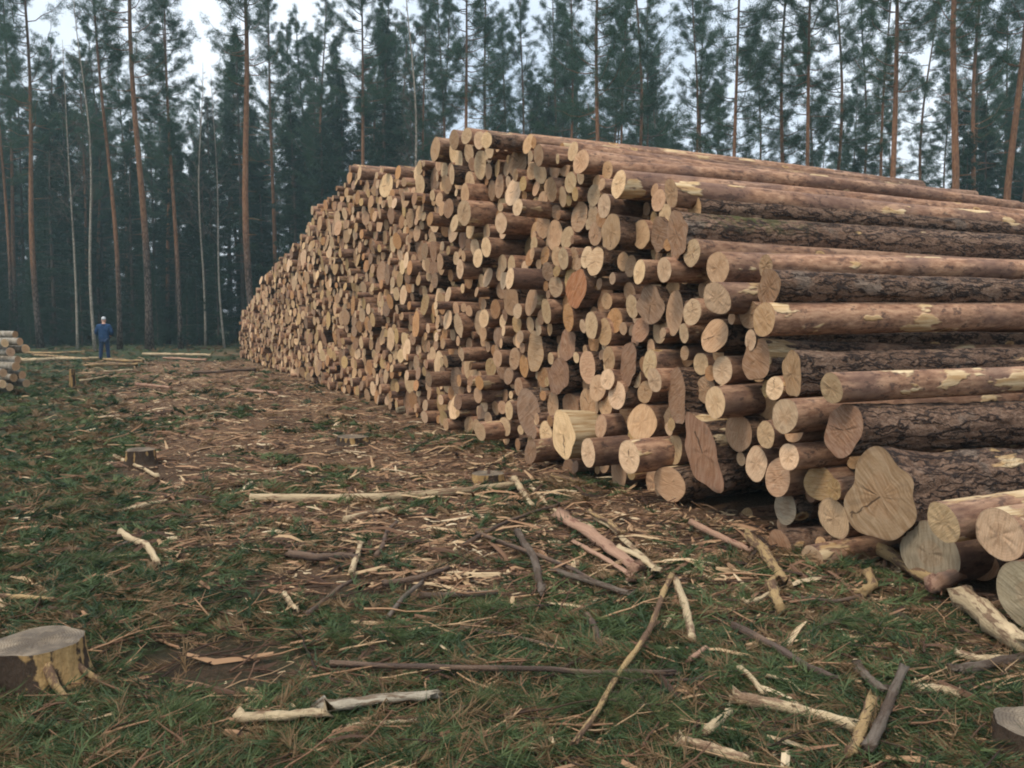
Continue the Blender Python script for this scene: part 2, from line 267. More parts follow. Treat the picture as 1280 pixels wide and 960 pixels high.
# ------------------------------------------------------------------ the log pile
PACK_H = [
 (1039,485,39,0.25,1,0.9,'pale',0,'A',3.576,1.173,0.098),
 (1054,538,70,0.15,0.85,0,'brown',1,'B',3.551,0.901,0.178),
 (1100,620,102,0.12,0.95,0,'cream',2,'C',3.264,0.530,0.249),
 (1024,604,44,0,1,0.7,'ochre',0,'D',3.883,0.489,0.120),
 (1042,648,52,0,1,0.7,'pale',0,'E',3.743,0.276,0.139),
 (1050,582,30,-0.25,1,0.6,'ochre',0,'',3.912,0.584,0.084),
 (1179,653,52,0.3,1,1,'pale',0,'G',2.691,0.514,0.112),
 (1162,692,81,0.0,0.95,0.5,'grey',0,'H',2.976,0.228,0.191),
 (1250,668,68,0.25,1,0.8,'pale',0,'I',2.386,0.511,0.139),
 (1286,745,86,0.3,1,0.5,'grey',0,'J',2.192,0.258,0.168),
 (1225,705,42,-0.3,1,0.3,'brown',0,'K',2.829,0.159,0.100),
 (1015,700,38,0.3,1,0.6,'pale',0,'L',3.660,0.058,0.098),
 (975,685,45,0.25,1,0.35,'brown',0,'M',4.011,0.044,0.123),
 (876,455,28,0,1,0.7,'pale',0,'',5.250,1.240,0.092),
 (903,463,36,0.05,1,0.6,'pale',0,'',4.907,1.207,0.113),
 (945,450,58,0.1,0.85,0.2,'brown',1,'',4.458,1.309,0.169),
 (990,467,54,0.1,0.9,0.1,'tan',1,'Q',4.078,1.231,0.149),
 (968,485,30,0.1,1,0.6,'pale',0,'',4.254,1.118,0.085),
 (882,487,34,0,1,0.7,'tan',0,'',5.180,1.034,0.111),
 (894,503,42,0.3,1,0.8,'pale',0,'R',4.700,0.987,0.125),
 (957,505,40,-0.1,1,0.5,'tan',0,'',4.549,0.968,0.121),
 (981,520,44,0.3,1,0.8,'pale',0,'S',3.944,0.962,0.117),
 (923,541,48,0.05,1,0.4,'tan',0,'',4.698,0.741,0.146),
 (957,543,35,0.15,1,0.6,'pale',0,'',4.285,0.786,0.100),
 (986,571,34,0.25,1,0.6,'pale',0,'',3.945,0.683,0.091),
 (923,580,32,-0.15,1,0.6,'orange',0,'',4.910,0.451,0.102),
 (945,580,43,0.1,0.9,0.6,'pale',0,'',4.435,0.546,0.126),
 (972,597,50,0.1,0.9,0.5,'tan',0,'',4.200,0.484,0.142),
 (846,495,72,0.12,0.75,0.1,'brown',1,'',5.432,0.968,0.240),
 (839,525,34,-0.1,1,0.5,'tan',0,'',5.797,0.714,0.121),
 (802,528,46,0.05,0.95,0.5,'tan',0,'',6.072,0.672,0.167),
 (843,562,38,0.0,1,0.6,'pale',0,'',5.612,0.482,0.131),
 (878,567,90,0.15,0.8,0.1,'brown',2,'T',5.029,0.542,0.286),
 (786,571,42,0.4,1,0.8,'pale',0,'U',5.774,0.429,0.144),
 (837,605,46,0.1,1,0.2,'tan',0,'',5.546,0.203,0.157),
 (817,602,36,-0.1,1,0.4,'tan',0,'',6.069,0.114,0.133),
 (773,590,50,0.05,0.8,0.4,'tan',0,'',6.475,0.151,0.191),
 (794,470,28,0,1,0.6,'pale',0,'',6.262,1.081,0.104),
 (812,455,36,0.15,0.9,0.6,'pale',0,'',5.811,1.218,0.125),
 (818,475,30,0.2,0.9,0.6,'pale',0,'',5.664,1.089,0.102),
 (806,490,28,0,1,0.6,'tan',0,'',6.095,0.945,0.102),
 (787,506,48,-0.1,0.9,0.3,'orange',0,'',6.503,0.786,0.185),
 (981,635,42,0,1,0.3,'grey',0,'',4.216,0.251,0.121),
 (933,647,25,-0.3,1,0.6,'ochre',0,'V',4.960,-0.013,0.082),
 (823,250,28,0,1,0.7,'tan',0,'',5.908,2.651,0.098),
 (839,241,36,0.1,1,0.95,'tan',0,'LA',5.579,2.662,0.121),
 (789,260,22,-0.2,1,0.7,'tan',0,'',6.656,2.682,0.085),
 (807,266,20,-0.2,1,0.7,'tan',0,'',6.397,2.607,0.075),
 (801,293,36,0.05,1,0.6,'tan',0,'',6.120,2.368,0.130),
 (831,269,28,0,1,0.7,'pale',0,'',5.805,2.508,0.097),
 (868,262,30,-0.1,1,0.05,'tan',0,'LB',5.495,2.527,0.101),
 (846,293,60,0.15,0.85,0.05,'brown',2,'LC',5.424,2.301,0.197),
 (824,293,46,0.05,0.8,0.3,'brown',1,'',5.821,2.341,0.160),
 (820,315,20,-0.1,1,0.5,'pale',0,'',6.074,2.214,0.072),
 (865,316,34,0.15,1,1,'pale',0,'LD',5.209,2.136,0.109),
 (830,337,32,0.25,1,0.8,'pale',0,'',5.471,2.013,0.105),
 (856,342,26,-0.05,1,0.6,'tan',0,'',5.558,1.993,0.088),
 (799,340,30,0.2,0.9,0.8,'pale',0,'',5.925,2.018,0.105),
 (788,333,28,0,0.8,0.6,'tan',0,'',6.366,2.098,0.104),
 (897,335,40,0.1,1,1,'tan',0,'LE',4.932,2.002,0.124),
 (957,333,30,0,1,0.9,'tan',0,'LF',4.478,1.992,0.088),
 (961,359,46,0.12,0.95,0.05,'brown',1,'LG',4.315,1.832,0.131),
 (841,361,24,-0.05,1,0.6,'tan',0,'',5.734,1.871,0.083),
 (882,361,26,-0.15,1,0.6,'tan',0,'',5.382,1.861,0.087),
 (896,373,40,0.25,1,0.9,'pale',0,'W',4.760,1.761,0.120),
 (943,370,22,-0.1,1,0.6,'tan',0,'',4.703,1.783,0.067),
 (936,393,36,0.0,1,0.6,'tan',0,'',4.657,1.642,0.109),
 (955,399,43,0.18,1,0.85,'tan',0,'LH',4.297,1.606,0.121),
 (865,390,34,0.15,1,0.7,'pale',0,'',5.197,1.664,0.109),
 (843,391,56,0.05,0.75,0.3,'tan',0,'',5.574,1.661,0.190),
 (813,381,48,0.1,0.9,0.2,'greyb',1,'',5.879,1.733,0.168),
 (790,383,30,0.1,0.8,0.6,'pale',0,'',6.185,1.723,0.109),
 (787,366,26,0,1,0.6,'tan',0,'',6.376,1.853,0.097),
 (893,420,42,0.1,0.95,0.1,'tan',0,'',4.958,1.475,0.131),
 (938,425,26,0.1,1,0.1,'pale',0,'LI',4.525,1.453,0.076),
 (826,411,36,0,0.9,0.6,'pale',0,'',5.846,1.523,0.127),
 (567,190,27,0.1,1,0.7,'pale',0,'',10.941,3.933,0.150),
 (586,190,26,0.1,1,0.7,'pale',0,'',10.346,3.829,0.138),
 (583,170,20,0.3,1,0.8,'pale',0,'',9.940,3.939,0.102),
 (599,175,22,0.25,1,0.7,'pale',0,'',9.613,3.833,0.110),
 (608,175,20,0.5,1,0.3,'pale',0,'',8.799,3.654,0.091),
 (635,177,24,0.15,1,0.8,'pale',0,'',8.922,3.696,0.113),
 (660,180,24,0.1,1,0.9,'tan',0,'',8.457,3.589,0.109),
 (673,194,26,0.3,1,0.7,'tan',0,'',7.793,3.331,0.110),
 (716,189,24,0.1,1,1,'pale',0,'TA',7.361,3.317,0.098),
 (726,202,30,0.2,1,1,'tan',0,'TB',7.016,3.146,0.117),
 (600,206,36,0.1,0.9,0.5,'pale',0,'',9.941,3.596,0.186),
 (618,200,26,-0.1,1,0.5,'tan',0,'',9.902,3.670,0.135),
 (647,202,40,0,0.85,0.2,'greyb',1,'',8.954,3.484,0.191),
 (633,211,20,0,1,0.6,'pale',0,'',9.292,3.453,0.098),
 (665,214,22,0,1,0.6,'tan',0,'',8.545,3.308,0.101),
 (675,217,26,0,0.9,0.7,'pale',0,'',8.331,3.248,0.117),
 (706,208,26,0.0,0.8,0.7,'tan',0,'',7.716,3.230,0.111),
 (759,213,24,0,1,0.8,'tan',0,'',6.812,3.048,0.093),
 (773,230,36,0.25,1,0.9,'pale',0,'TC',6.216,2.813,0.129),
 (713,228,25,0.1,1,0.6,'pale',0,'',7.410,3.010,0.103),
 (689,237,30,0.1,0.8,0.6,'tan',0,'',7.857,2.998,0.129),
 (703,246,26,0.05,1,0.6,'pale',0,'',7.680,2.902,0.110),
 (742,244,28,0.05,0.9,0.6,'pale',0,'',6.999,2.831,0.111),
 (755,257,30,0.2,0.95,0.6,'pale',0,'',6.552,2.665,0.112),
 (724,271,38,0.0,0.95,0.4,'tan',0,'',7.385,2.664,0.157),
 (741,270,25,0.05,0.9,0.6,'pale',0,'',7.013,2.629,0.099),
 (693,294,38,0.05,0.85,0.4,'tan',0,'',7.868,2.516,0.165),
 (744,292,30,0.05,0.9,0.6,'tan',0,'',6.961,2.451,0.118),
 (764,290,44,0.25,0.9,0.4,'tan',1,'',6.337,2.399,0.160),
 (709,297,28,0.05,1,0.6,'pale',0,'',7.565,2.464,0.118),
 (704,323,28,0.1,1,0.6,'pale',0,'',7.566,2.245,0.118),
 (717,323,28,0.05,1,0.5,'tan',0,'',7.418,2.238,0.116),
 (733,321,28,0.1,0.8,0.6,'pale',0,'',7.057,2.228,0.112),
 (744,327,36,0.15,0.85,0.4,'pale',0,'',6.795,2.163,0.139),
 (779,327,24,0,1,0.4,'tan',0,'',6.497,2.150,0.091),
 (587,231,32,0.15,1,0.6,'pale',0,'',10.198,3.374,0.168),
 (624,233,30,0.05,0.9,0.6,'tan',0,'',9.412,3.252,0.149),
 (580,266,32,0.4,1,0.85,'pale',0,'',9.790,2.948,0.161),
 (568,279,22,0.2,1,0.6,'pale',0,'',10.664,2.918,0.120),
 (647,259,22,0.45,1,0.4,'pale',0,'',8.022,2.807,0.094),
 (678,253,28,0.05,0.85,0.6,'tan',0,'',8.171,2.904,0.124),
 (679,281,36,0.0,0.8,0.4,'tan',0,'',8.244,2.668,0.162),
 (626,279,26,0.3,0.8,0.8,'pale',0,'',8.814,2.725,0.121),
 (720,361,50,0.12,0.85,0.4,'red',1,'X',7.240,1.917,0.203),
 (637,348,27,0.5,1,0.7,'pale',0,'',8.132,2.051,0.117),
 (669,439,52,0.1,0.85,0.2,'tan',1,'',8.254,1.248,0.235),
 (709,431,42,0.05,0.9,0.1,'brown',1,'',7.554,1.338,0.178),
 (698,470,46,0.1,0.9,0.1,'brown',1,'',7.668,1.002,0.197),
 (739,407,34,0.1,1,0.6,'pale',0,'',6.949,1.545,0.135),
 (755,415,36,0.05,0.85,0.5,'tan',0,'',6.772,1.483,0.141),
 (768,401,32,0.0,1,0.6,'orange',0,'',6.651,1.592,0.123),
 (757,376,34,-0.1,0.9,0.2,'brown',0,'',6.982,1.792,0.137),
 (734,459,42,0.05,0.85,0.1,'tan',0,'',7.109,1.123,0.170),
 (761,448,30,0.1,1,0.5,'tan',0,'',6.597,1.234,0.115),
 (759,474,26,0.15,1,0.6,'pale',0,'',6.546,1.039,0.099),
 (785,455,52,0.05,0.8,0.05,'brown',1,'',6.318,1.192,0.194),
 (747,485,34,0.05,0.9,0.5,'tan',0,'',6.891,0.927,0.135),
 (771,494,36,0.1,0.95,0.5,'pale',0,'',6.441,0.893,0.136),
 (757,507,26,0,1,0.5,'tan',0,'',6.808,0.756,0.103),
 (736,505,40,0.0,0.9,0.3,'tan',1,'',7.153,0.741,0.164),
 (661,516,60,0.1,0.8,0.05,'greyb',0,'',8.425,0.531,0.277),
 (704,543,60,0.35,0.75,0.9,'pale',1,'Y',7.102,0.458,0.240),
 (751,533,30,0.15,1,0.6,'tan',0,'',6.662,0.575,0.116),
 (682,541,30,0.15,1,0.6,'pale',0,'',7.884,0.367,0.132),
 (663,565,30,0.4,1,0.5,'brown',0,'',7.785,0.189,0.129),
 (735,566,38,0.4,0.85,0.8,'pale',0,'',6.502,0.361,0.142),
 (711,592,38,0.1,0.8,0.3,'brown',0,'',7.415,-0.013,0.160),
 (631,533,24,0.1,0.9,0.5,'pale',0,'',9.131,0.293,0.118),
 (600,539,24,0.4,1,0.6,'pale',0,'',9.259,0.239,0.118),
 (617,517,24,-0.1,0.9,0.4,'tan',0,'',9.942,0.360,0.128),
 (636,513,24,0.15,0.8,0.8,'pale',0,'',8.900,0.516,0.115),
 (691,506,34,0.05,0.9,0.2,'tan',0,'',7.893,0.669,0.150),
]
PACK_F = [
(15464,611,93),(22447,3373,108),(27522,2353,89),(13040,72,66),(21213,2878,84),(35143,1307,59),(35241,2068,100),(23543,2731,155),(10987,1907,76),(8521,1409,73),(33259,862,111),
(16112,2418,108),(18141,2312,97),(17330,3289,71),(12178,639,88),(17882,462,114),(18285,2366,62),(30141,658,79),(16421,3555,51),(27938,221,63),(15943,3728,52),(20971,3183,90),
(21528,3879,64),(17860,107,95),(12250,2925,103),(16424,1275,84),(21659,1751,50),(30451,1281,79),(19113,2647,96),(13544,473,89),(31928,776,54),(19706,1934,83),(14749,3670,70),
(10765,3325,74),(19476,1198,129),(13180,74,71),(2426,249,77),(16036,3296,132),(27428,2080,75),(28327,2041,94),(21528,1159,99),(12072,1226,93),(33686,1974,65),(21581,101,91),
(14670,2968,152),(30745,2578,58),(34741,506,131),(20428,739,91),(22588,3495,79),(23572,470,182),(2675,277,98),(25202,2015,65),(23843,2972,101),(17449,3144,119),(10969,1406,84),
(33512,1191,119),(16281,3596,96),(14045,1846,123),(34460,1282,151),(12048,1599,78),(33750,1823,105),(32152,1066,79),(9768,3920,76),(31686,1171,65),(9594,1294,80),(7073,2077,53),
(19824,2710,133),(4093,833,84),(15565,729,69),(15583,2012,116),(30681,2296,50),(26714,1426,78),(10844,1151,81),(30566,2133,150),(29419,852,118),(25605,347,81),(31431,86,82),
(22234,2093,90),(28071,1004,154),(22093,2645,85),(15026,711,85),(11041,3502,107),(26332,3126,94),(7906,1056,61),(20268,2758,67),(29146,1382,98),(32926,2378,73),(4839,146,87),
(25021,2008,119),(18084,1845,94),(8572,2398,110),(32948,2042,87),(29937,2894,140),(18853,3935,98),(31809,1039,120),(34355,208,59),(13082,2132,103),(19248,2077,55),(14509,1460,48),
(25443,815,88),(16693,3283,72),(28312,1618,104),(11260,2915,206),(23343,1508,74),(13555,2304,96),(31213,420,109),(16360,972,86),(9909,561,87),(17571,692,119),(19340,3416,117),
(13104,987,61),(15159,606,92),(32140,305,95),(28705,1494,68),(24906,1343,107),(30990,1069,73),(6362,1643,90),(24547,1597,101),(10658,3186,96),(13959,3347,80),(33761,2263,94),
(26738,822,50),(20538,2840,67),(28279,2799,111),(15164,4216,50),(15519,3585,131),(18691,3781,127),(33967,2078,74),(20706,2137,122),(5849,102,69),(20813,2275,58),(32641,938,141),
(32392,1477,154),(21299,3490,96),(9271,437,80),(30644,1232,90),(25158,2218,139),(29488,1781,79),(17382,2466,93),(26972,2977,75),(20398,3543,79),(16291,1321,59),(27932,725,141),
(35697,1686,90),(24644,136,129),(16265,3278,98),(15144,3798,77),(34668,884,84),(26739,1733,81),(8439,1547,94),(29397,86,79),(22011,2792,88),(14914,4208,61),(22173,2781,74),
(11255,4008,172),(9886,715,70),(12618,1107,66),(7286,3169,61),(29681,806,152),(21314,2407,60),(6143,2621,64),(12142,923,73),(14324,2979,122),(16484,97,85),(32822,1382,96),
(16956,4274,76),(16874,3326,114),(32307,1084,76),(36859,898,81),(25535,932,67),(10003,674,58),(35842,806,142),(34802,974,76),(14028,1007,103),(36856,97,69),(32835,1562,84),
(11676,2685,82),(8026,2306,106),(23357,1218,85),(6484,1706,47),(16661,2434,96),(13839,1325,139),(30118,1180,118),(14036,2243,103),(12268,3456,81),(17421,1096,127),(31837,1500,132),
(17443,2293,89),(31646,1357,109),(11870,608,122),(30265,1376,130),(10204,354,118),(27381,513,84),(11286,497,139),(23729,922,64),(6590,2289,64),(16174,941,108),(30379,301,123),
(13324,1458,178),(21571,2892,160),(16864,3957,66),(16066,1357,51),(33487,943,125),(9140,2292,64),(24457,1424,93),(37017,1026,115),(22303,3302,56),(12351,686,98),(22598,1856,95),
(19666,694,85),(36775,1325,99),(31434,232,70),(24067,1110,55),(12891,2092,90),(22841,1380,111),(22867,96,87),(37222,1428,85),(14449,2565,70),(24306,1493,73),(18223,2581,70),
(18582,1195,72),(16893,2030,99),(12345,2787,75),(20448,1826,100),(25285,1543,104),(35519,714,188),(30695,1916,61),(16295,3980,133),(33411,740,88),(20137,3665,98),(14504,1143,79),
(17712,4078,126),(20394,2661,95),(5757,201,62),(37289,408,65),(36768,1831,145),(25130,3117,97),(18285,509,77),(12731,913,50),(13251,2398,50),(13556,1780,79),(19319,3150,154),
(2543,377,70),(17030,3779,66),(27011,376,71),(15118,1495,130),(18435,3376,103),(19288,1709,97),(27230,1517,96),(27752,2044,99),(19212,847,126),(22769,1733,118),(11885,1193,101),
(19692,2572,69),(17842,3239,117),(36613,1393,78),(10880,3143,136),(16837,1657,64),(20372,3174,94),(31330,1584,98),(11342,3359,62),(4472,176,117),(9233,2699,156),(17690,530,80),
(9756,2508,119),(16560,3633,111),(29088,2115,50),(14898,1018,96),(12697,1807,86),(15051,887,97),(19112,226,61),(5743,2008,60),(11527,709,84),(19444,664,131),(17533,2934,110),
(19044,2262,93),(13333,2201,155),(19438,1614,81),(31546,1207,77),(10018,1532,45),(22308,1852,162),(11271,3539,133),(27558,1923,134),(7097,2976,64),(9663,1612,94),(7382,419,74),
(15110,3133,90),(11383,289,81),(8911,1357,92),(8097,957,116),(21612,2156,115),(31456,2654,96),(21197,3631,80),(27338,1381,79),(23458,1721,163),(11596,1410,109),(4880,1029,68),
(21052,2052,87),(24436,2380,67),(13488,2681,96),(4038,377,61),(6922,2967,51),(26067,91,82),(33218,1559,97),(21754,1740,57),(14667,1613,86),(11775,1725,68),(8065,1826,101),
(24234,452,72),(10355,530,112),(13646,1541,156),(9271,2934,86),(35726,562,74),(15791,1614,96),(36845,471,80),(9202,1314,63),(30901,305,109),(20926,816,184),(29396,2813,90),
(5807,2137,69),(15548,853,59),(12380,1190,101),(7900,1875,49),(11223,2596,67),(7863,2764,79),(26352,611,68),(21163,590,133),(15378,1372,153),(30829,1191,102),(21577,2497,113),
(14257,1618,182),(26913,2327,92),(28240,582,74),(15997,3989,62),(10266,1138,92),(33332,2038,146),(5890,985,106),(29709,1322,71),(22237,3779,73),(37010,831,75),(9424,752,90),
(14043,699,81),(29746,2445,105),(23481,2106,105),(18612,2517,97),(21876,2926,105),(9279,623,95),(23491,2470,116),(33990,1286,175),(6225,885,48),(19963,1464,100),(18597,3034,55),
(13371,3340,109),(10574,1389,51),(18205,2453,61),(31236,2190,131),(9769,1395,114),(7146,1671,66),(23690,1161,55),(28509,317,80),(17702,380,78),(28379,1832,119),(20310,1173,200),
(11300,106,96),(34387,75,75),(18674,2367,66),(12622,561,89),(30604,587,88),(12606,3455,66),(8459,2782,93),(21439,2151,63),(29859,331,137),(21730,3855,141),(18095,2080,142),
(21398,3059,83),(26063,1264,113),(7469,190,50),(11717,400,80),(23941,1785,87),(18929,1313,60),(13693,2762,120),(19463,1774,92),(3951,1457,89),(23176,1337,134),(13853,2489,54),
(11472,988,68),(9546,633,85),(10682,1256,101),(26375,1324,86),(9315,3666,102),(10414,2593,101),(8167,2217,58),(33379,1620,71),(21056,1797,122),(4698,115,56),(31953,1641,51),
(26673,1970,155),(32012,925,120),(19374,2398,151),(30456,86,86),(15221,2198,84),(23177,479,67),(21615,3515,220),(28445,1006,89),(18229,1634,161),(16027,1735,73),(35998,104,96),
(35868,56,48),(5003,1053,57),(15986,137,134),(33235,393,61),(19979,1199,135),(17997,268,105),(15101,1899,65),(33868,441,83),(19113,2085,84),(15718,4147,96),(6924,1355,54),
(12389,268,71),(19825,1353,84),(21076,2210,69),(12704,1022,57),(14973,3477,96),(10465,1254,119),(15550,3361,98),(33997,1537,76),(30936,1343,66),(16538,875,113),(34100,2230,79),
(27084,163,154),(27081,1056,72),(18477,2922,112),(8296,2456,79),(31834,850,72),(18820,682,113),(18583,2726,117),(14130,2424,93),(26867,2164,68),(12272,1977,88),(33728,1219,96),
(34820,1176,126),(30435,1956,72),(32141,2033,97),(31045,411,55),(12302,462,117),(28652,2105,68),(25598,1060,53),(33406,1417,136),(22212,438,58),(17755,2644,68),(11474,2055,72),
(15401,336,59),(30269,111,103),(6227,1566,47),(8637,307,59),(29354,1318,114),(13851,771,68),(6969,2004,69),(31999,229,66),(17673,1897,62),(33850,853,53),(25570,1293,180),(12561,1245,88),
(6568,1412,73),(12443,3473,103),(2544,100,85),(23647,3635,187),(22332,2517,69),(23463,680,47),(21908,930,59),(8739,2240,114),(16777,1465,123),(10732,1774,67),(25485,157,150),
(12097,3291,50),(36050,961,106),(21834,2099,68),(13568,1260,137),(9304,2058,68),(35115,1773,81),(23120,2726,59),(10290,3056,67),(15777,2807,151),(16331,436,124),(37250,580,59),
(12126,497,63),(9018,1221,71),(18202,3846,97),(4151,978,54),(36127,234,80),(12361,854,67),(23785,2789,96),(8993,2648,86),(18635,4057,152),(4691,1215,95),(22494,94,81),(13776,3904,76),
(9891,96,87),(24811,2791,80),(24446,1980,76),(17766,1416,93),(7465,1845,50),(14741,343,106),(35169,1441,83),(21722,249,103),(22082,2954,92),(8017,1381,62),(28588,1428,71),
(33627,1370,90),(13192,3277,81),(12426,2633,103),(17004,3164,98),(27607,966,56),(13729,1775,94),(12718,62,58),(15709,3837,79),(21130,3258,89),(14808,2830,50),(27142,1710,101),
(19609,3829,103),(35269,1866,93),(29349,1696,85),(16510,2009,82),(24919,1861,67),(27514,2617,89),(24736,1624,97),(33572,2044,65),(28710,1307,106),(33036,1862,103),(19221,2218,93),
(14494,2420,84),(13185,3081,114),(36592,1934,56),(33706,548,111),(11374,3200,106),(32714,1704,108),(10827,3515,112),(18152,4013,78),(12010,1757,77),(24502,2975,122),(12995,509,101),
(12331,105,97),(12267,929,56),(3747,655,67),(14661,578,140),(9644,2142,122),(16455,635,101),(12123,3189,58),(16844,2573,135),(32496,356,85),(12822,50,50),(20617,2686,111),
(11242,256,59),(18736,526,60),(9299,1742,73),(36397,1873,145),(27620,1718,82),(16335,790,96),(17699,1669,174),(11858,1936,160),(22270,711,95),(17593,1435,86),(30948,470,64),
(14270,219,68),(16487,3038,113),(11715,3022,108),(17715,2482,102),(20999,2864,134),(4596,327,48),(37328,96,59),(15087,1095,115),(16656,1666,111),(14625,141,130),(5242,292,74),
(7179,2859,51),(9724,323,93),(31854,679,67),(10836,979,50),(35852,1283,102),(31496,1495,96),(22341,1316,105),(34520,1076,50),(28093,586,78),(12894,174,74),(16285,620,70),(23268,976,50),
(29003,1781,87),(27392,1185,127),(35646,1221,106),(25456,2765,80),(11425,1692,90),(10851,2161,127),(27455,1626,47),(14056,3612,94),(36840,646,100),(16994,1557,118),(36423,491,161),
(14166,3409,144),(15297,3089,107),(17363,4301,109),(18570,3560,128),(23005,1451,76),(37446,97,53),(17654,3827,133),(17989,2804,191),(5441,405,66),(5282,733,67),(31742,2128,105),
(10220,3648,90),(12931,2273,90),(24923,2589,157),(26230,3466,71),(11842,92,83),(28129,2929,92),(22265,2338,124),(35267,1634,131),(34594,997,56),(11986,72,66),(17669,3104,110),
(14510,1579,75),(12922,58,52),(9767,987,124),(26311,1721,110),(28167,1906,113),(14376,761,74),(18632,1398,130),(30512,1124,88),(28303,269,133),(26006,1471,72),(26081,913,68),
(14852,3325,105),(35691,1853,77),(8413,897,99),(6888,284,53),(29868,689,72),(16827,2344,100),(30093,2397,87),(22502,1478,128),(7827,837,46),(12361,1632,84),(9317,2416,133),
(18152,752,199),(29566,1531,191),(16309,2921,100),(34872,1384,96),(17473,434,160),(19508,1947,88),(11595,3696,70),(19391,232,94),(5762,1372,51),(8793,3294,74),(24159,2027,56),
(10443,2174,57),(27736,3036,123),(21455,3763,76),(7141,182,59),(18038,3732,105),(37597,266,90),(15715,2156,83),(23553,1263,116),(25916,1372,69),(21950,308,87),(21951,2193,69),
(25197,2495,140),(22752,3556,97),(24312,3183,76),(16532,475,81),(31080,549,83),(6761,1783,81),(21338,2936,57),(30554,228,66),(29244,86,80),(24373,703,211),(32637,136,131),
(12234,3290,94),(11315,1074,113),(14156,1266,190),(17659,2306,84),(23286,656,138),(19407,426,108),(33094,497,121),(26475,1848,82),(21181,2611,183),(6248,175,64),(12927,1468,108),
(29507,2471,124),(16160,3673,50),(8305,122,70),(31205,832,89),(13994,2579,114),(6081,2030,54),(14863,483,80),(23769,2085,53),(17087,320,96),(33696,2107,76),(11695,80,69),(14124,843,80),
(9838,3372,50),(8125,148,104),(8640,1544,90),(8069,3072,77),(18989,3680,192),(30557,1530,96),(29010,2271,53),(14350,72,72),(13925,3164,65),(14114,286,101),(31666,1671,106),
(12376,3331,59),(5172,108,62),(35452,1892,88),(30340,2080,88),(5640,2453,70),(8135,476,50),(11571,1602,77),(27569,1239,55),(20810,1073,88),(9745,1877,167),(18875,2791,190),
(7864,1693,133),(34921,338,121),(10339,3185,72),(15697,283,141),(24780,317,94),(30429,635,96),(8302,3056,89),(32021,1353,101),(2367,85,85),(24701,2915,95),(9290,1237,57),(17847,3725,86),
(28118,1376,209),(9113,3772,67),(15262,291,85),(13749,453,99),(32220,1258,122),(29668,391,65),(5369,1713,54),(27649,2797,134),(25626,3018,107),(32002,1146,98),(23970,3397,166),
(29161,416,75),(24680,757,94),(35080,667,79),(23149,1631,159),(27746,1640,73),(26148,1430,80),(12031,777,116),(16787,1841,113),(29287,2075,155),(24968,3371,57),(33533,1866,118),
(15142,1287,81),(18347,2023,78),(24843,2331,118),(32061,1693,72),(20387,3671,50),(20746,4141,86),(5582,2137,54),(32006,2556,111),(32033,1865,107),(29616,168,161),(18925,1595,87),
(11222,1503,53),(17108,2455,71),(20832,3552,72),(26231,1311,65),(22969,1842,110),(10599,1725,75),(10692,2604,48),(17121,124,109),(22765,290,86),(22968,3479,111),(6852,1956,57),
(9992,2533,121),(31208,1445,96),(7389,609,91),(24085,360,106),(20842,3969,112),(10927,2379,106),(4076,1607,93),(18842,3139,90),(15827,3978,105),(13696,1119,62),(7519,3257,54),
(29380,696,49),(18511,217,84),(26559,348,92),(9174,3542,58),(14837,2125,98),(22035,920,76),(17191,3867,118),(30380,1758,77),(33256,1778,126),(7579,3098,95),(21949,809,67),
(20108,1366,79),(13871,1528,68),(9495,289,121),(28882,66,64),(22732,1544,81),(25534,2611,97),(19193,3523,70),(13972,2408,68),(5523,717,57),(13831,1654,60),(9398,103,85),(7593,92,60),
(15394,3717,54),(25794,2941,84),(18995,981,123),(3687,489,74),(22535,3005,95),(10751,4049,72),(25276,1327,118),(12462,554,75),(30280,657,66),(6391,1411,60),(8571,1065,136),
(28419,1440,103),(22145,1452,141),(12571,2225,83),(12546,2441,128),(13462,1664,71),(9588,1456,83),(16767,664,198),(10339,2035,119),(23066,2602,79),(15465,3188,95),(28878,1477,109),
(11138,3265,148),(16885,3811,83),(14771,934,51),(32967,1276,84),(36800,1054,87),(7746,512,63),(25091,900,147),(24417,109,105),(23092,980,125),(12693,432,62),(24192,986,126),
(15746,3145,195),(11027,1217,115),(16561,1487,99),(31351,1775,99),(15474,2281,176),(22239,1633,69),(11141,1390,88),(15902,2448,108),(17330,679,115),(35899,1556,79),(35200,109,88),
(28083,264,86),(17557,2153,98),(14839,94,89),(18415,865,90),(25904,1753,132),(27230,2677,71),(18317,4041,90),(15175,1738,118),(29922,2219,68),(19525,3301,104),(19604,1835,63),
(29349,309,141),(31688,2447,209),(18596,2119,187),(18645,1011,81),(19990,4020,126),(27030,2188,100),(4290,644,51),(31448,808,161),(26768,719,63),(24185,140,136),(28517,2192,96),
(33035,1002,152),(20780,3151,104),(5624,662,57),(16932,921,97),(36277,126,102),(23315,2992,99),(21411,617,116),(28289,969,72),(29822,959,50),(17959,1523,127),(14270,3650,120),
(33791,1461,94),(23438,3146,100),(5084,1328,74),(29077,2386,84),(11678,649,71),(25339,358,82),(16041,2662,143),(19555,337,61),(4985,1770,74),(15150,2973,79),(20557,642,67),
(25821,3182,150),(22951,812,87),(26670,3030,63),(22104,2203,87),(23070,134,122),(16705,2806,144),(6788,2781,65),(13179,847,103),(13905,2049,117),(21736,79,70),(26267,457,111),
(19107,1574,93),(36717,82,63),(29467,1936,80),(11395,2253,100),(2855,456,70),(27694,1200,77),(12911,3644,85),(16004,1533,134),(21456,2664,100),(34084,1718,128),(19212,1117,135),
(8980,706,105),(9458,1048,196),(17829,2107,67),(21600,3172,129),(18984,1443,83),(20053,2917,184),(6215,2123,67),(14885,2917,70),(35727,123,103),(22235,3471,128),(10296,126,113),
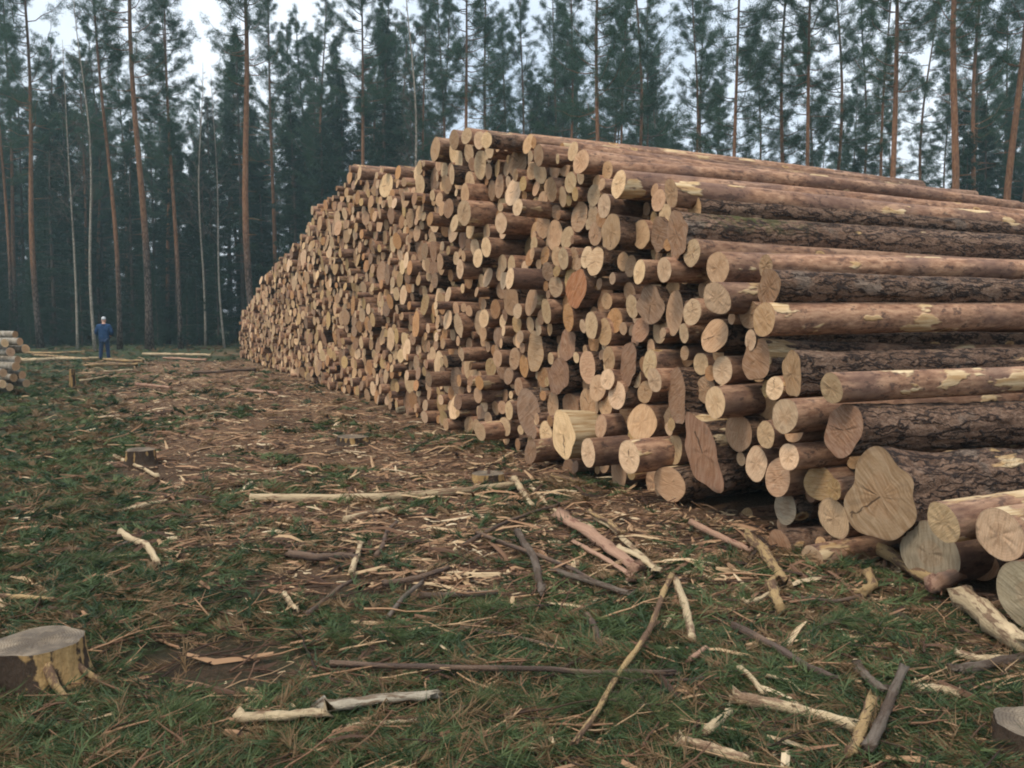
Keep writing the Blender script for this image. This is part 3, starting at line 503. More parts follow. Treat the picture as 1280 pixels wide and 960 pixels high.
(30628,96,93),(27586,2168,112),(16247,2234,122),(26121,1762,91),(6808,2591,100),(19313,1920,114),(21258,3840,136),(26388,91,80),(9946,1439,68),(11388,1898,107),(16478,1716,72),
(12079,2231,72),(35247,698,88),(4919,860,78),(29614,3011,93),(28441,2488,136),(15027,3934,99),(8260,1548,88),(17215,3139,119),(29275,2622,140),(23784,1058,87),(17826,3440,90),
(20171,2045,84),(23808,765,90),(10038,801,69),(21354,3270,139),(27572,1098,79),(14225,668,108),(25628,1956,69),(12211,1087,103),(9696,3477,101),(34546,783,78),(8973,1826,182),
(18460,1068,104),(19356,3710,179),(6012,2510,57),(20680,702,75),(25360,1146,82),(22504,2800,114),(11697,1225,89),(25565,3211,100),(16360,3432,89),(12664,2320,46),(23978,1005,86),
(22969,3099,50),(27820,2470,111),(25671,962,73),(21352,2806,77),(22348,1002,85),(10210,825,101),(14903,1990,57),(25792,1372,54),(16172,2830,68),(12884,696,50),(34393,764,71),
(14892,1296,162),(34106,284,63),(32603,521,111),(26509,1294,59),(30588,396,105),(12920,2574,88),(28037,96,93),(36764,1534,115),(20597,932,170),(20217,2228,105),(16689,2030,102),
(15044,4209,70),(18253,1101,112),(24959,327,86),(17234,2315,122),(34959,543,89),(21795,1132,170),(9856,1148,50),(15259,3679,89),(30867,2875,132),(14448,622,81),(25507,3491,75),
(30007,750,86),(23924,383,61),(27755,271,102),(24558,2639,215),(27935,428,136),(23901,3619,67),(25775,866,67),(9981,1804,77),(7247,2164,67),(16213,3784,74),(5625,781,52),(28617,503,124),
(22313,162,118),(9855,2685,80),(27221,2899,67),(13679,2937,58),(30871,994,77),(14481,2941,46),(19591,886,120),(23890,2655,79),(4471,1570,60),(8984,3132,172),(19615,146,129),
(7899,925,53),(37710,515,49),(9479,2851,133),(8208,2339,69),(11467,3513,71),(10685,758,85),(12041,587,57),(27761,1417,157),(15698,1338,62),(14792,3506,89),(8358,3438,64),(14545,363,91),
(32824,570,103),(9724,1196,86),(31801,476,137),(35842,613,50),(22432,3766,98),(22196,2526,74),(17923,1306,97),(25145,2729,106),(37167,455,60),(20309,2889,79),(24887,128,120),
(29032,2571,110),(23446,2283,78),(36343,1418,191),(17053,2856,212),(23831,1876,60),(20459,2992,109),(31271,1132,213),(10149,1902,119),(29482,2246,106),(13044,3751,91),(9114,3655,53),
(29009,341,88),(22671,2896,81),(37359,1164,126),(15311,1592,79),(10948,1028,75),(27059,3086,65),(10733,2339,90),(15021,2908,72),(34686,1364,88),(24770,1152,135),(19002,111,93),
(23992,2817,116),(31158,1701,111),(8100,1629,87),(10716,1062,80),(26811,2978,88),(29284,2359,127),(12965,3234,155),(22431,3167,99),(22089,3119,76),(17838,1148,78),(12891,3813,78),
(27875,1187,103),(36282,306,69),(10602,2059,137),(30853,2653,75),(15309,878,50),(17046,2577,73),(35799,1999,88),(18436,3845,140),(7413,2428,46),(20759,3817,62),(13821,3074,76),
(26037,2537,176),(24007,1977,104),(23906,2148,98),(34493,584,132),(15147,2485,211),(20619,3486,152),(19277,2755,103),(10072,193,95),(16177,3086,121),(11787,3442,80),(17780,3588,68),
(12207,1546,95),(24493,391,71),(27738,1037,94),(18978,2550,73),(18799,918,89),(26657,1268,93),(12493,3966,114),(20959,2393,135),(12100,1951,83),(21865,74,65),(28008,1792,56),
(24365,419,72),(22073,1705,118),(20027,3507,100),(31090,1866,69),(9895,2360,78),(31900,99,96),(8857,1553,113),(8231,3421,49),(21982,655,90),(9137,2955,53),(22295,3654,66),
(26199,2228,170),(18021,971,50),(12672,296,79),(12083,3036,106),(21755,2434,82),(32169,1442,74),(11950,3482,96),(25281,3240,98),(22120,3659,95),(22325,1513,52),(25102,3305,93),
(20759,1565,68),(17483,1549,75),(23391,885,102),(12546,3279,122),(26580,133,123),(30923,799,83),(36796,273,114),(29074,801,146),(21548,1597,136),(33606,1614,150),(32420,975,87),
(33937,2242,92),(16042,1130,122),(19636,2688,62),(32100,105,101),(16797,2173,79),(15636,3985,86),(19086,2900,54),(12374,3204,72),(15422,4004,97),(21900,4068,133),(18054,3118,135),
(11771,2830,91),(25935,866,89),(9254,2220,64),(31940,2053,101),(31859,270,83),(11568,2848,116),(21343,1376,165),(29909,2056,97),(28300,466,59),(25284,805,69),(27707,2608,65),
(26423,3354,153),(12319,2456,103),(29021,545,115),(24333,3465,150),(17688,2036,84),(28344,78,69),(19010,1192,81),(18061,2517,108),(17289,4085,122),(30569,2477,146),(24661,515,139),
(9690,3242,133),(32671,2088,152),(20864,3363,123),(23078,2124,58),(25059,3489,94),(30677,2728,109),(25630,820,79),(10287,2272,128),(33786,732,82),(26531,1175,69),(20663,2421,160),
(8637,818,112),(28727,106,95),(35353,979,130),(27944,2253,141),(29032,2787,110),(22626,1612,50),(10989,2845,74),(22891,1563,80),(28770,2668,70),(25331,968,105),(17824,700,137),
(14897,3637,83),(9535,67,55),(28117,2532,195),(13969,842,77),(27110,2970,64),(17098,685,98),(26565,1408,77),(7913,2125,102),(7497,355,56),(25021,2378,72),(11110,1010,95),(14600,1316,123),
(14726,1463,76),(29033,1968,110),(24777,1807,91),(10985,736,204),(13184,2788,77),(16268,157,141),(7224,96,62),(24933,737,87),(23933,204,118),(8599,2623,121),(19400,989,95),
(22397,2644,80),(36756,796,70),(12724,746,109),(10124,1425,105),(13794,2287,148),(7979,1176,69),(10037,2781,130),(12807,1225,155),(21145,104,92),(32742,438,52),(19390,2612,60),
(15766,1114,161),(26847,2822,73),(14480,3192,145),(16015,2922,117),(20369,497,161),(34104,651,134),(28704,1816,95),(30205,2536,92),(31296,2538,98),(11145,3741,104),(31643,2731,82),
(35462,1173,89),(35928,1793,161),(26279,1419,55),(26377,272,103),(11500,2673,72),(8959,2274,101),(26030,441,122),(3563,405,51),(9688,127,110),(14059,2733,57),(5209,1446,87),
(13625,341,65),(5439,1324,62),(24891,3588,104),(26742,3374,50),(23264,3159,76),(8487,3113,99),(6792,1129,105),(35606,2014,108),(22471,721,99),(20353,61,53),(26876,3215,159),
(21842,1528,171),(29817,1656,96),(14188,2586,86),(26424,415,54),(30978,2173,132),(24151,2528,215),(30215,480,120),(5592,1289,92),(9494,3487,107),(21363,174,143),(30444,1424,64),
(12729,3191,91),(37409,271,90),(10129,1664,123),(7584,240,73),(13088,1608,103),(28922,1653,70),(20542,3250,100),(21053,1436,77),(29205,1244,59),(20335,2086,79),(12415,2891,52),
(10208,3152,58),(21405,2477,56),(10124,2112,97),(29077,1573,109),(8326,1808,163),(5890,576,50),(6641,2835,69),(13801,960,127),(28470,2865,91),(31074,725,88),(24208,1278,170),
(19848,1856,87),(22995,2727,66),(14988,4089,63),(22865,973,99),(28837,429,106),(20418,2810,61),(13328,2774,70),(27931,1637,118),(19315,4005,119),(16161,1286,75),(13788,4091,121),
(18272,3007,117),(17384,2601,50),(9119,811,74),(16626,1282,110),(27019,1841,76),(36714,561,45),(8816,2919,89),(4750,320,87),(32896,302,160),(28021,3216,220),(9973,1964,67),
(36983,1654,136),(6018,2755,61),(11515,137,125),(13387,856,103),(37139,66,47),(11171,1957,118),(10851,1307,73),(35126,557,47),(3434,220,119),(25657,2790,125),(10749,1530,173),
(10292,1778,72),(32008,2289,150),(18271,3589,168),(29702,1894,162),(27511,1378,97),(11172,1146,53),(29066,1214,89),(25708,1464,46),(31437,2505,53),(11329,1405,97),(14351,2324,86),
(15204,782,94),(23357,189,176),(26354,2506,149),(35572,1031,90),(13150,2577,140),(36692,925,73),(26861,1832,87),(18903,2100,126),(22182,64,51),(31087,280,84),(24173,1505,63),
(23656,3101,102),(12694,2693,168),(11963,1346,72),(26829,1572,102),(27373,1827,68),(29885,824,60),(10023,64,48),(29518,546,157),(12142,3722,219),(13074,1296,109),(4544,405,47),
(22371,526,120),(36430,745,81),(13558,1001,121),(5908,257,76),(29073,2999,108),(19412,2134,120),(23311,441,78),(26587,1043,82),(30210,2125,55),(17852,3041,84),(32774,2390,84),
(22247,2655,71),(36006,1420,98),(26462,2125,114),(10564,316,49),(23858,919,69),(23107,1961,71),(16806,4140,126),(17187,928,164),(16096,4152,131),(9200,3278,78),(11910,2632,156),
(21869,198,59),(30880,1794,160),(9908,847,70),(19035,1322,50),(27441,220,211),(32350,168,160),(18494,69,61),(29768,554,100),(13005,3001,89),(19652,1335,96),(21035,3052,59),
(25826,992,74),(27703,831,111),(7146,2745,62),(8834,1142,133),(22664,2190,98),(20114,2528,218),(8541,2206,77),(8562,1702,88),(19116,1274,48),(18124,1000,55),(32268,2411,143),
(17479,4112,71),(28520,117,113),(17172,3338,96),(29027,1009,69),(26099,1591,83),(27223,1070,75),(33859,1968,83),(16070,1922,124),(21084,3463,122),(23797,344,76),(19483,2753,108),
(28769,1642,88),(14435,3462,135),(14720,4008,220),(28423,644,122),(30715,252,92),(35335,1414,86),(30498,1681,73),(12793,3551,70),(11925,1498,82),(25766,1906,83),(33296,1088,122),
(14322,2485,82),(7587,1568,53),(11895,3225,169),(6411,2788,75),(21270,867,165),(17372,2769,125),(20980,3733,163),(21400,1770,90),(20483,2209,119),(22742,3241,220),(17482,3524,65),
(20181,1567,142),(10681,3748,171),(10481,3300,110),(19071,3987,127),(23675,151,145),(27078,2360,78),(10517,666,99),(16529,2687,72),(19313,77,64),(21868,3672,79),(17224,1184,89),
(30407,976,96),(3761,984,59),(18532,937,52),(37473,551,151),(7620,1768,124),(17136,1367,121),(25557,687,79),(25100,657,95),(21795,725,113),(15523,3823,113),(14602,1491,55),
(12099,2423,123),(28769,2380,216),(23411,2882,51),(12552,914,128),(14015,111,99),(7962,1505,79),(27313,2474,158),(27754,2203,65),(27242,3068,104),(31652,163,157),(23513,2974,91),
(12075,1440,81),(23119,2861,84),(15966,2185,166),(8770,3063,58),(12196,2653,133),(13127,2912,63),(29051,124,121),(33149,94,94),(19755,926,50),(11718,233,90),(31468,1335,67),
(15111,249,77),(32438,724,152),(29948,2350,66),(18606,334,68),(17627,162,143),(8658,3485,117),(8968,927,107),(31222,1870,68),(30376,1567,96),(36337,945,145),(11602,1809,129),
(15793,1996,93),(12414,3042,100),(21968,1313,84),(22188,569,73),(23929,1508,188),(30794,2037,98),(2698,66,66),(36549,879,81),(30106,268,123),(17613,1239,114),(14425,211,85),
(16519,3452,78),(20880,329,89),(18448,1629,55),(15728,838,120),(13270,2912,83),(20086,3311,112),(8821,2478,140),(27961,1998,120),(31387,2361,99),(33417,206,199),(24608,2300,124),
(5161,2355,87),(29998,965,124),(6749,113,79),(16569,2149,73),(22785,588,94),(35714,327,85),(9235,1921,87),(14961,2253,89),(14876,637,78),(31644,1518,55),(21183,2331,97),(15742,2326,97),
(31362,1407,66),(29986,543,117),(9782,794,64),(18885,303,91),(37095,1262,127),(26702,599,73),(32834,82,75),(6078,1510,112),(9530,3667,79),(27867,88,85),(12756,3382,106),(30844,2410,141),
(16899,3065,50),(18834,1406,73),(11941,2210,69),(15846,3659,67),(32177,1773,73),(15549,4117,73),(8637,2989,98),(20904,3038,72),(27134,3241,102),(10726,297,104),(20170,3147,76),
(5660,2239,54),(23370,3407,173),(10092,535,97),(30783,875,76),(30662,1680,93),(14262,839,64),(23291,2788,108),(20662,479,122),(30565,1368,71),(11637,3209,91),(14294,1926,134),
(11231,1259,76),(16768,3669,105),(20169,4095,69),(6128,1326,59),(26518,900,78),(10476,947,191),(25345,2339,81),(23673,2922,82),(13060,3583,81),(19177,93,79),(34739,1556,118),
(25070,1471,105),(19713,1613,191),(14114,2058,95),(17267,1603,148),(12891,1692,105),(9006,2847,114),(8265,3557,79),(12231,272,92),(31337,1982,90),(30787,1610,50),(14467,2766,132),
(21239,1726,80),(9181,953,76),(17032,3445,90),(27207,2253,91),(19122,2445,113),(14498,3649,64),(16972,2418,71),(25840,1526,105),(36661,434,89),(11899,1652,78),(25363,2637,81),
(16670,3019,74),(21157,1570,96),(18450,1827,139),(15999,3103,68),(15315,1980,160),(17966,4108,131),(24835,3420,81),(16310,1969,124),(24405,1562,51),(8656,1235,49),(23039,3660,85),
(27867,2876,88),(36927,1426,82),(28132,1696,101),(26417,1516,110),(36055,789,60),(31054,2365,78),(12374,1006,77),(14874,1808,66),(10237,985,52),(24209,3287,70),(12529,706,87),
(22677,120,109),(20936,513,109),(9385,3041,70),(6695,926,70),(8059,760,57),(11309,2443,114),(24626,3514,149),(18729,3016,83),(19738,3711,75),(20622,3990,110),(27480,3046,139),
(36187,1137,101),(27368,3300,140),(16311,2443,100),(34737,149,128),(22897,2915,150),(16140,540,95),(15939,678,146),(11519,3063,100),(18790,1717,99),(16808,2989,72),(15295,2904,84),
(24569,1820,123),(25378,2883,63),(28631,1097,122),(25351,1923,110),(9738,636,101),(17335,2974,91),(35006,122,105),(35563,1773,76),(30556,1841,101),(25825,2332,119),(33867,78,74),
(13402,2477,127),(37011,375,108),(27325,1673,90),(34197,129,124),(23841,1996,68),(5950,2180,64),(28758,2947,210),(23377,1368,72),(20476,2009,77),(17879,2555,89),(12481,2791,69),
(17361,147,128),(13614,2022,173),(15006,553,77),(16424,1829,54),(33533,2245,140),(16315,2682,139),(30999,1533,130),(28549,1639,139),(30103,73,70),(7445,1146,51),(13338,2651,61),
(23726,647,54),(26144,3278,137),(28198,78,78),(13273,1854,203),(25583,516,94),(12226,803,75),(9567,2372,119),(25817,635,173),(15615,1495,113),(18647,2897,65),(27183,404,105),
(32366,2120,156),(33557,435,76),(17358,2155,75),(5324,138,83),(16165,728,90),(33072,1674,86),(11472,852,69),(10922,108,87),(35501,1359,96),(24503,1203,140),(21465,1971,122),
(27875,1037,49),(12517,385,105),(36227,690,122),(5045,907,53),(32787,1158,130),(6768,2901,61),(18267,369,63),(22694,803,134),(25955,3353,68),(31946,1738,50),(19868,139,126),
(24321,3032,77),(6466,1987,58),(16163,2078,61),(13178,3806,62),(14706,776,63),(15136,4083,87),(26880,1367,104),(9147,677,50),(18464,3154,127),(16437,1588,63),(36614,690,113),
(22147,302,93),(34265,758,58),(29655,2738,183),(20401,2496,73),(17226,2589,107),(34136,2061,101),(17898,2312,153),(33192,1384,81),(18046,3387,138),(16104,3902,76),(21543,401,136),
(15309,664,76),(18241,1908,83),(14333,4112,187),(34978,1005,101),(34063,1026,93),(35453,210,189),(21451,2317,111),(23211,2635,74),(23085,3276,126),(36159,848,55),(10533,144,131),
(4422,1099,65),(34180,1890,76),(23675,1412,75),(37232,981,96),(16573,1853,94),(9791,474,66),(16276,1144,113),(14464,50,50),(23930,2323,85),(26958,1699,85),(7166,3213,54),(16476,4136,109),
(13810,1138,57),(9164,1133,105),(10788,2508,88),(14204,2281,73),(13303,3196,58),(26703,286,66),(12808,559,98),(14999,1771,67),(33131,1226,95),(22199,3989,141),(15655,2538,136),
(11137,2229,159),(7985,214,48),(34313,869,65),(21970,3482,139),(14542,787,100),(30569,818,133),(37728,98,49),(6943,147,93),(23257,2082,127),(4708,2001,84),(33600,736,105),
(24832,910,112),(20396,1456,99),(12141,106,98),(22779,1986,134),(26975,712,77),(36523,177,153),(9240,3102,87),(7113,1377,108),(19886,3634,95),(32909,1713,90),(25826,196,187),
(34236,1263,79),(19669,3593,63),(22310,351,71),(16384,1446,84),(15254,3392,204),(12204,1767,122),(15462,1591,70),(12257,2258,104),(13851,3517,123),(13508,4000,178),(15794,77,74),
(20617,1455,112),(11743,1562,104),(21743,3035,69),(22514,1697,93),(18814,2300,90),(7660,381,84),(14222,2775,113),(23194,3593,84),(25723,424,60),(16252,1700,159),(29940,107,104),
(21105,326,134),(29961,2597,158),(10746,900,75),(26059,1963,126),(32873,2215,90),(34040,422,87),(29986,1573,95),(33138,279,90),(22528,322,143),(12566,2928,102),(20348,900,82),
(21275,1891,89),(36152,1942,110),(25308,2775,72),(12021,2095,74),(24319,2269,96),(34629,1123,75),(28366,838,85),(18772,1545,76),(24844,3155,191),(4466,809,66),(25991,1060,110),
(19537,2568,92),(13412,206,190),(15333,2726,100),(22106,3293,95),(30779,479,109),(30217,1678,109),(22903,2245,155),(19615,2082,91),(4746,1421,99),(12435,1342,66),(18203,124,112),
(29144,283,65),(11597,2443,182),(18026,88,75),(21349,1113,91),(31233,134,129),(18793,1167,140),(19643,2450,67),(17957,1723,81),(14573,2588,61),(15123,419,96),(19300,1331,91),
(8271,272,61),(9076,1350,70),(14362,1084,81),(16947,3667,76),(5087,1175,65),(6613,2453,97),(33433,1725,51),(6238,1417,70),(35603,456,85),(32861,795,111),(24853,1504,71),(27227,584,87),
(22912,250,69),(23927,1204,119),(15021,101,93),(3808,93,53),(9952,1271,105),(13422,3120,88),(28136,2279,58),(17009,501,98),(16492,288,102),(11625,2026,89),(21254,2115,133),
(15442,148,140),(16349,3140,68),(34011,75,75),(26148,702,160),(34532,312,138),(21338,1617,73),(12497,1093,58),(13304,3856,80),(22873,2716,57),(26400,771,99),(18987,458,58),
(22892,3636,65),(18407,1294,123),(6062,1665,47),(31045,917,96),(35789,1058,115),(20852,1396,124),(34846,1724,82),(13911,2768,99),(7168,2386,101),(28806,1999,122),(33929,736,63),
(8025,511,67),(16871,323,118),(27054,882,112),(26811,2572,183),(30319,2317,156),(22361,849,75),(20110,513,92),(16491,2524,104),(19287,1518,101),(24241,1771,215),(16670,376,95),
(23209,368,50),(15014,3263,78),(33706,893,91),(33355,2342,64),(15195,3939,73),(5696,864,46),(22706,2710,110),(22598,3665,93),(33835,2118,72),(24920,526,120),(27690,2332,82),
(8829,803,75),(11719,529,55),(22321,2770,75),(4122,687,62),(29497,2917,57),(22434,3573,96),(20943,125,115),(20351,2354,82),(15841,3788,67),(14538,1799,145),(29719,2200,142),
(29280,1523,103),(26423,2298,69),(23596,785,127),(17064,1831,163),(6498,2913,73),(18157,1344,139),(20612,3091,80),(15578,1263,81),(13031,699,86),(31837,1260,108),(24014,58,54),
(9877,1619,124),(12924,893,141),(26600,1766,66),(25641,3470,62),(25215,2931,110),(18166,292,66),(25401,1444,50),(24949,1671,123),(19809,2456,103),(27403,1517,81),(26298,1055,197),
(30330,1158,100),(23508,1466,99),(22675,1416,63),(18039,3910,76),(35148,298,103),(9178,1660,77),(8779,944,74),(15451,1045,163),(7223,3038,73),(34496,1557,125),(15487,2969,117),
(12789,2428,116),(34872,763,154),(21614,626,97),(29564,1117,180),(31008,1979,71),(35420,2054,84),(19783,471,58),(12170,2103,81),(5401,1490,84),(22019,1978,156),(20235,78,70),
(6590,1765,59),(7332,1212,59),(28456,2701,76),(35031,1364,65),(24301,2077,100),(36025,1599,54),(10948,3685,102),(30166,822,92),(23742,2626,78),(34559,2182,69),(11080,1804,61),
(19041,1833,178),(9354,1854,56),(23685,2277,164),(17554,2621,117),(18958,580,63),(15921,410,121),(34399,2003,168),(35668,917,65),(25858,2731,89),(17388,1350,133),(9617,471,93),
(17423,1902,189),(19976,1638,77),(16482,2314,114),(23139,3455,64),(11010,355,175),(27473,1738,73),(23451,1137,46),(14524,978,87),(19381,2916,93),(10404,1554,179),(18672,3173,87),
(15512,432,91),(20877,1964,115),(5149,1871,99),(18782,1910,96),(28835,951,135),(14932,275,102),(17916,900,82),(10274,1316,86),(8754,650,93),(12600,3095,72),(24029,780,137),
(23746,3410,61),(13660,3726,138),(7757,1956,113),(16786,3146,95),(28458,1165,73),(32049,1539,91),(26163,264,106),(35134,861,117),(16980,2213,108),(12788,2981,137),(20745,3677,81),
(28184,759,106),(9841,221,52),(3768,798,70),(15939,930,98),(14378,920,78),(16739,1050,138),(31529,1890,120),(12369,3861,50),(11907,2956,99),(13887,1754,60),(19939,932,138),
(19905,2156,211),(30999,1215,77),(20290,1921,90),(5731,953,50),(10803,1938,104),(21990,3831,122),(34267,419,143),(30139,1523,70),(10336,2837,161),(8479,2945,67),(29358,3006,108),
(31784,1879,137),(26304,1955,125),(34665,690,69),(32986,77,77),(32337,416,84),(27046,554,96),(29868,1194,139),(30393,487,63),(32235,900,112),(33932,249,116),(15862,1810,113),
(13109,2340,107),(20170,756,153),(9108,518,108),(11320,745,110),(32652,1493,113),(25168,180,170),(17061,2341,51),(34236,1493,148),(20404,3376,90),(14276,2148,84),(8113,1483,61),
(10640,3329,52),(26865,828,86),(13852,1876,70),(9419,2191,107),(30370,2525,59),(21430,4079,159),(10598,2492,104),(11815,3605,90),(5391,708,46),(11308,1582,71),(17776,1267,58),
(9690,3663,81),(13021,1110,91),(15935,1311,92),(20132,974,61),(14630,3567,90),(11002,2047,68),(25186,1125,100),(22568,2450,182),(6027,1202,73),(6270,2623,64),(17896,1031,54),
(7093,61,46),(25739,2556,125),(10298,2470,70),(19227,320,94),(22983,2030,79),(12462,1841,148),(12429,2279,74),(17548,2424,85),(18650,618,71),(37327,790,111),(10115,698,63),
(24953,2184,67),(22938,1684,57),(26635,3352,61),(26623,1588,110),(11741,920,209),(8421,2545,70),(27641,3275,135),(15214,107,98),(33100,2019,67),(25436,3344,89),(8352,2905,73),
(14762,2431,179),(9197,1789,46),(18808,2497,112),(9675,2714,103),(10716,611,71),(12065,2837,103),(18301,2763,132),(6051,1862,63),(12845,350,106),(24988,2882,124),(18948,3226,50),
(18800,3385,162),(12628,1530,202),(36138,447,128),(35291,488,128),(28900,2678,61),(6468,1520,61),(19261,2583,74),(19441,80,63),(37195,251,117),(25479,1054,75),(7306,2878,69),
(34445,2213,51),(7182,1539,72),(17679,2761,77),(20664,186,174),(17720,2179,65),(35424,1749,63),(24782,2159,74),(30216,2957,147),(14550,2137,190),(32828,1886,110),(36107,1292,73),
(30109,2034,85),(10826,2723,137),(4262,1265,52),(14322,431,148),(7837,1292,114),(18638,100,88),(9466,1974,116),(35504,1583,114),(27123,1282,159),(19765,817,65),(21804,479,141),
(6026,307,54),(11227,903,67),(11508,3350,101),(26231,91,82),(36118,1532,67),(28337,2648,57),(16644,2601,71),(21796,2673,161),(27647,547,182),(3565,580,71),(6691,1954,103),
(25723,1096,77),(16478,2840,93),(26930,2006,108),(25664,3343,68),(23405,1949,70),(11117,101,91),(27566,1555,88),(32552,1639,68),(12743,3929,112),(19097,3339,139),(31008,2577,98),
(8738,1706,82),(16209,1450,94),(31682,882,89),(8125,3534,66),(34018,1922,85),(4557,1855,69),(13885,598,104),(26682,2268,150),(31144,2511,55),(24459,2161,86),(16193,3441,85),
(23757,1741,100),(25418,2484,84),(33879,606,74),(11411,3755,128),(14653,3376,104),(23569,3245,66),(37762,398,72),(10545,4013,134),(26817,130,120),(12756,178,70),(7328,241,100),
(21888,1781,87),(27626,2485,86),(7964,1971,57),(34459,933,100),(12756,2219,95),(17457,3945,99),(18719,256,75),(23840,2483,101),(29003,1383,51),(6543,1881,63),(31500,2149,144),
(16391,3764,108),(22869,426,86),(12931,3472,92),(7994,3482,57),(32659,335,77),(36354,1160,72),(20468,72,59),(25567,2316,147),(11916,3926,97),(12652,2030,126),(5349,512,56),
(19993,3795,100),(30344,797,92),(21620,1351,111),(9491,1737,122),(5965,1356,77),(29126,2235,78),(16069,3756,75),(24086,3083,172),(24394,1007,84),(26553,2633,89),(14046,2982,161),
(27053,2777,142),(13212,4030,118),(6647,2997,77),(19667,3018,218),(8390,2309,99),(25729,2112,118),(28158,432,87),(14980,428,54),(28556,1843,62),(5449,598,78),(18256,3259,112),
(27703,90,85),(28855,1776,66),(28019,2792,88),(11361,915,54),(4309,958,82),(14885,1603,131),(8899,220,139),(9898,2143,127),(24354,277,80),(34692,1019,47),(25169,1877,80),(15323,3843,92),
(22308,2969,136),(25404,3062,121),(8715,1371,103),(33861,1652,105),(20649,1909,118),(19894,645,150),(25471,408,63),(23223,1127,80),(31850,1690,61),(36580,1149,159),(12503,3711,152),
(18628,804,118),(14408,1240,62),(11801,1374,96),(25081,1281,88),(22199,886,97),(5683,1488,46),(30765,693,105),(19048,3076,131),(25944,2153,102),(19145,1401,86),(15409,787,94),
(16417,2138,81),(4398,352,71),(11564,328,78),(33656,1060,82),(9014,1076,53),(35881,445,125),(13827,2624,68),(13920,3772,123),(10578,2710,108),(22370,1625,71),(15643,82,68),
(11571,3874,74),(12664,3569,66),(9494,2598,119),(15438,2559,90),(15533,2749,105),(17819,282,78),(31249,637,106),(15700,3683,76),(25133,451,109),(19538,3501,100),(18858,474,79),
(32666,1316,68),(9625,804,97),(14758,1929,106),(9271,818,77),(18372,75,67),(19621,498,110),(6884,590,53),(20395,1645,88),(23117,3048,110),(16700,3464,111),(20230,3469,102),
(22712,434,72),(29240,1043,151),(33986,865,86),(16624,3157,75),(14402,1389,88),(17571,4259,104),(19050,345,77),(15145,2799,96),(20287,3622,62),(28955,2143,91),(17171,2088,118),
(6347,518,96),(6163,351,72),(16693,147,135),(36555,1655,132),(13305,3610,173),(24521,3237,142),(35874,238,82),(14207,3856,103),(16917,104,96),(25848,1220,105),(14440,3806,105),
(9043,1590,67),(24880,2094,50),(30774,2208,78),(34656,1239,47),(24991,1123,95),(33353,485,92),(22855,713,53),(26522,550,120),(24681,1404,132),(25806,3433,101),(19784,3389,173),
(31492,472,178),(10142,65,54),(18451,634,129),(6806,2360,76),(18819,113,95),(26643,2835,135),(28424,445,77),(31486,1665,80),(34303,639,70),(28530,1294,76),(32687,707,90),(20507,2563,60),
(14971,1897,66),(33072,737,113),(28294,1135,93),(27032,1529,108),(8264,2229,46),(18654,1809,70),(34645,2019,78),(18432,2586,96),(14612,3732,80),(19942,377,122),(26852,334,90),
(9422,497,89),(13936,360,92),(28314,2262,125),(12113,3420,83),(32500,1194,144),(16125,343,97),(13013,3943,103),(15078,3637,99),(18026,1130,112),(9397,1381,128),(24599,957,129),
(12849,1906,101),(8679,132,73),(24098,557,96),(3263,821,56),(28872,230,94),(30416,2733,154),(12747,3715,102),(24607,321,63),(8679,3181,88),(22493,1975,68),(21065,1168,188),
(23051,360,107),(26361,2953,57),(25265,3455,118),(10782,481,76),(23207,2382,184),(36004,303,61),(23662,1577,94),(7939,87,64),(20495,1560,47),(22046,471,106),(13768,173,160),
(25973,1589,49),(35000,1573,136),(32637,1864,81),(25566,1685,215),(30688,1035,114),(8079,345,69),(15760,3474,140),(18888,4147,117),(23354,2603,80),(20158,301,113),(23113,783,78),
(8071,3283,130),(12359,1470,79),(11446,1523,76),(11241,1751,100),(32967,612,53),(19473,3920,62),(16668,2259,83),(9758,2305,75),(28523,1999,100),(35711,1463,129),(23714,3274,83),
(11877,2374,110),(14080,498,109),(33915,1815,68),(21316,420,98),(8537,1278,65),(21723,1931,141),(6207,1892,80),(8889,2094,93),(16288,4174,62),(28145,2119,102),(10583,471,112),
(29220,2859,94),(14747,1754,70),(13768,3274,130),(33016,1478,125),(34699,2155,77),(19727,1110,139),(5392,1210,46),(11328,2082,84),(19808,3875,102),(14971,3773,76),(11555,2184,84),
(14717,3197,89),(21993,2422,162),(19174,563,156),(22131,1138,161),(26859,599,90),(30998,112,112),(34271,1060,124),(25508,2070,104),(7383,927,115),(9553,3060,94),(12964,2432,65),
(15607,1758,142),(26711,440,85),(12248,3114,88),(15093,2230,50),(12974,2787,135),(23573,1028,122),(20373,227,114),(28590,843,134),(17681,965,165),(16628,4273,96),(16017,3558,135),
(10128,1239,72),(23750,1281,81),(22871,2527,137),(9185,1484,107),(29365,1841,62),(17324,3469,111),(4243,1409,80),(26668,913,74),(17214,501,102),(19212,2937,85),(29796,57,54),
(25873,2000,67),(26843,1085,175),(33968,530,49),(11635,3529,106),(17049,4102,121),(15053,2072,122),(13994,1469,65),(27075,2525,88),(13987,1635,95),(8733,442,79),(7869,3168,60),
(14332,2630,66),(6737,305,79),(23012,596,137),(35991,1151,94),(20279,3038,80),(21203,3072,113),(26618,3192,102),(5071,213,84),(32834,966,58),(15306,4164,102),(25269,1743,93),
(10938,2552,67),(31582,1036,101),(11106,2480,95),(31155,2003,85),(21064,3994,112),(26590,2476,60),(17732,2914,96),(31684,689,110),(12016,1037,96),(30760,1428,137),(18315,2486,65),
(36131,59,50),(18606,1634,106),(36005,632,102),(31192,2807,198),(11749,3801,121),(7689,2117,59),(8369,2097,117),(15842,2605,67),(27379,836,213),(10897,1760,97),(11753,2190,119),
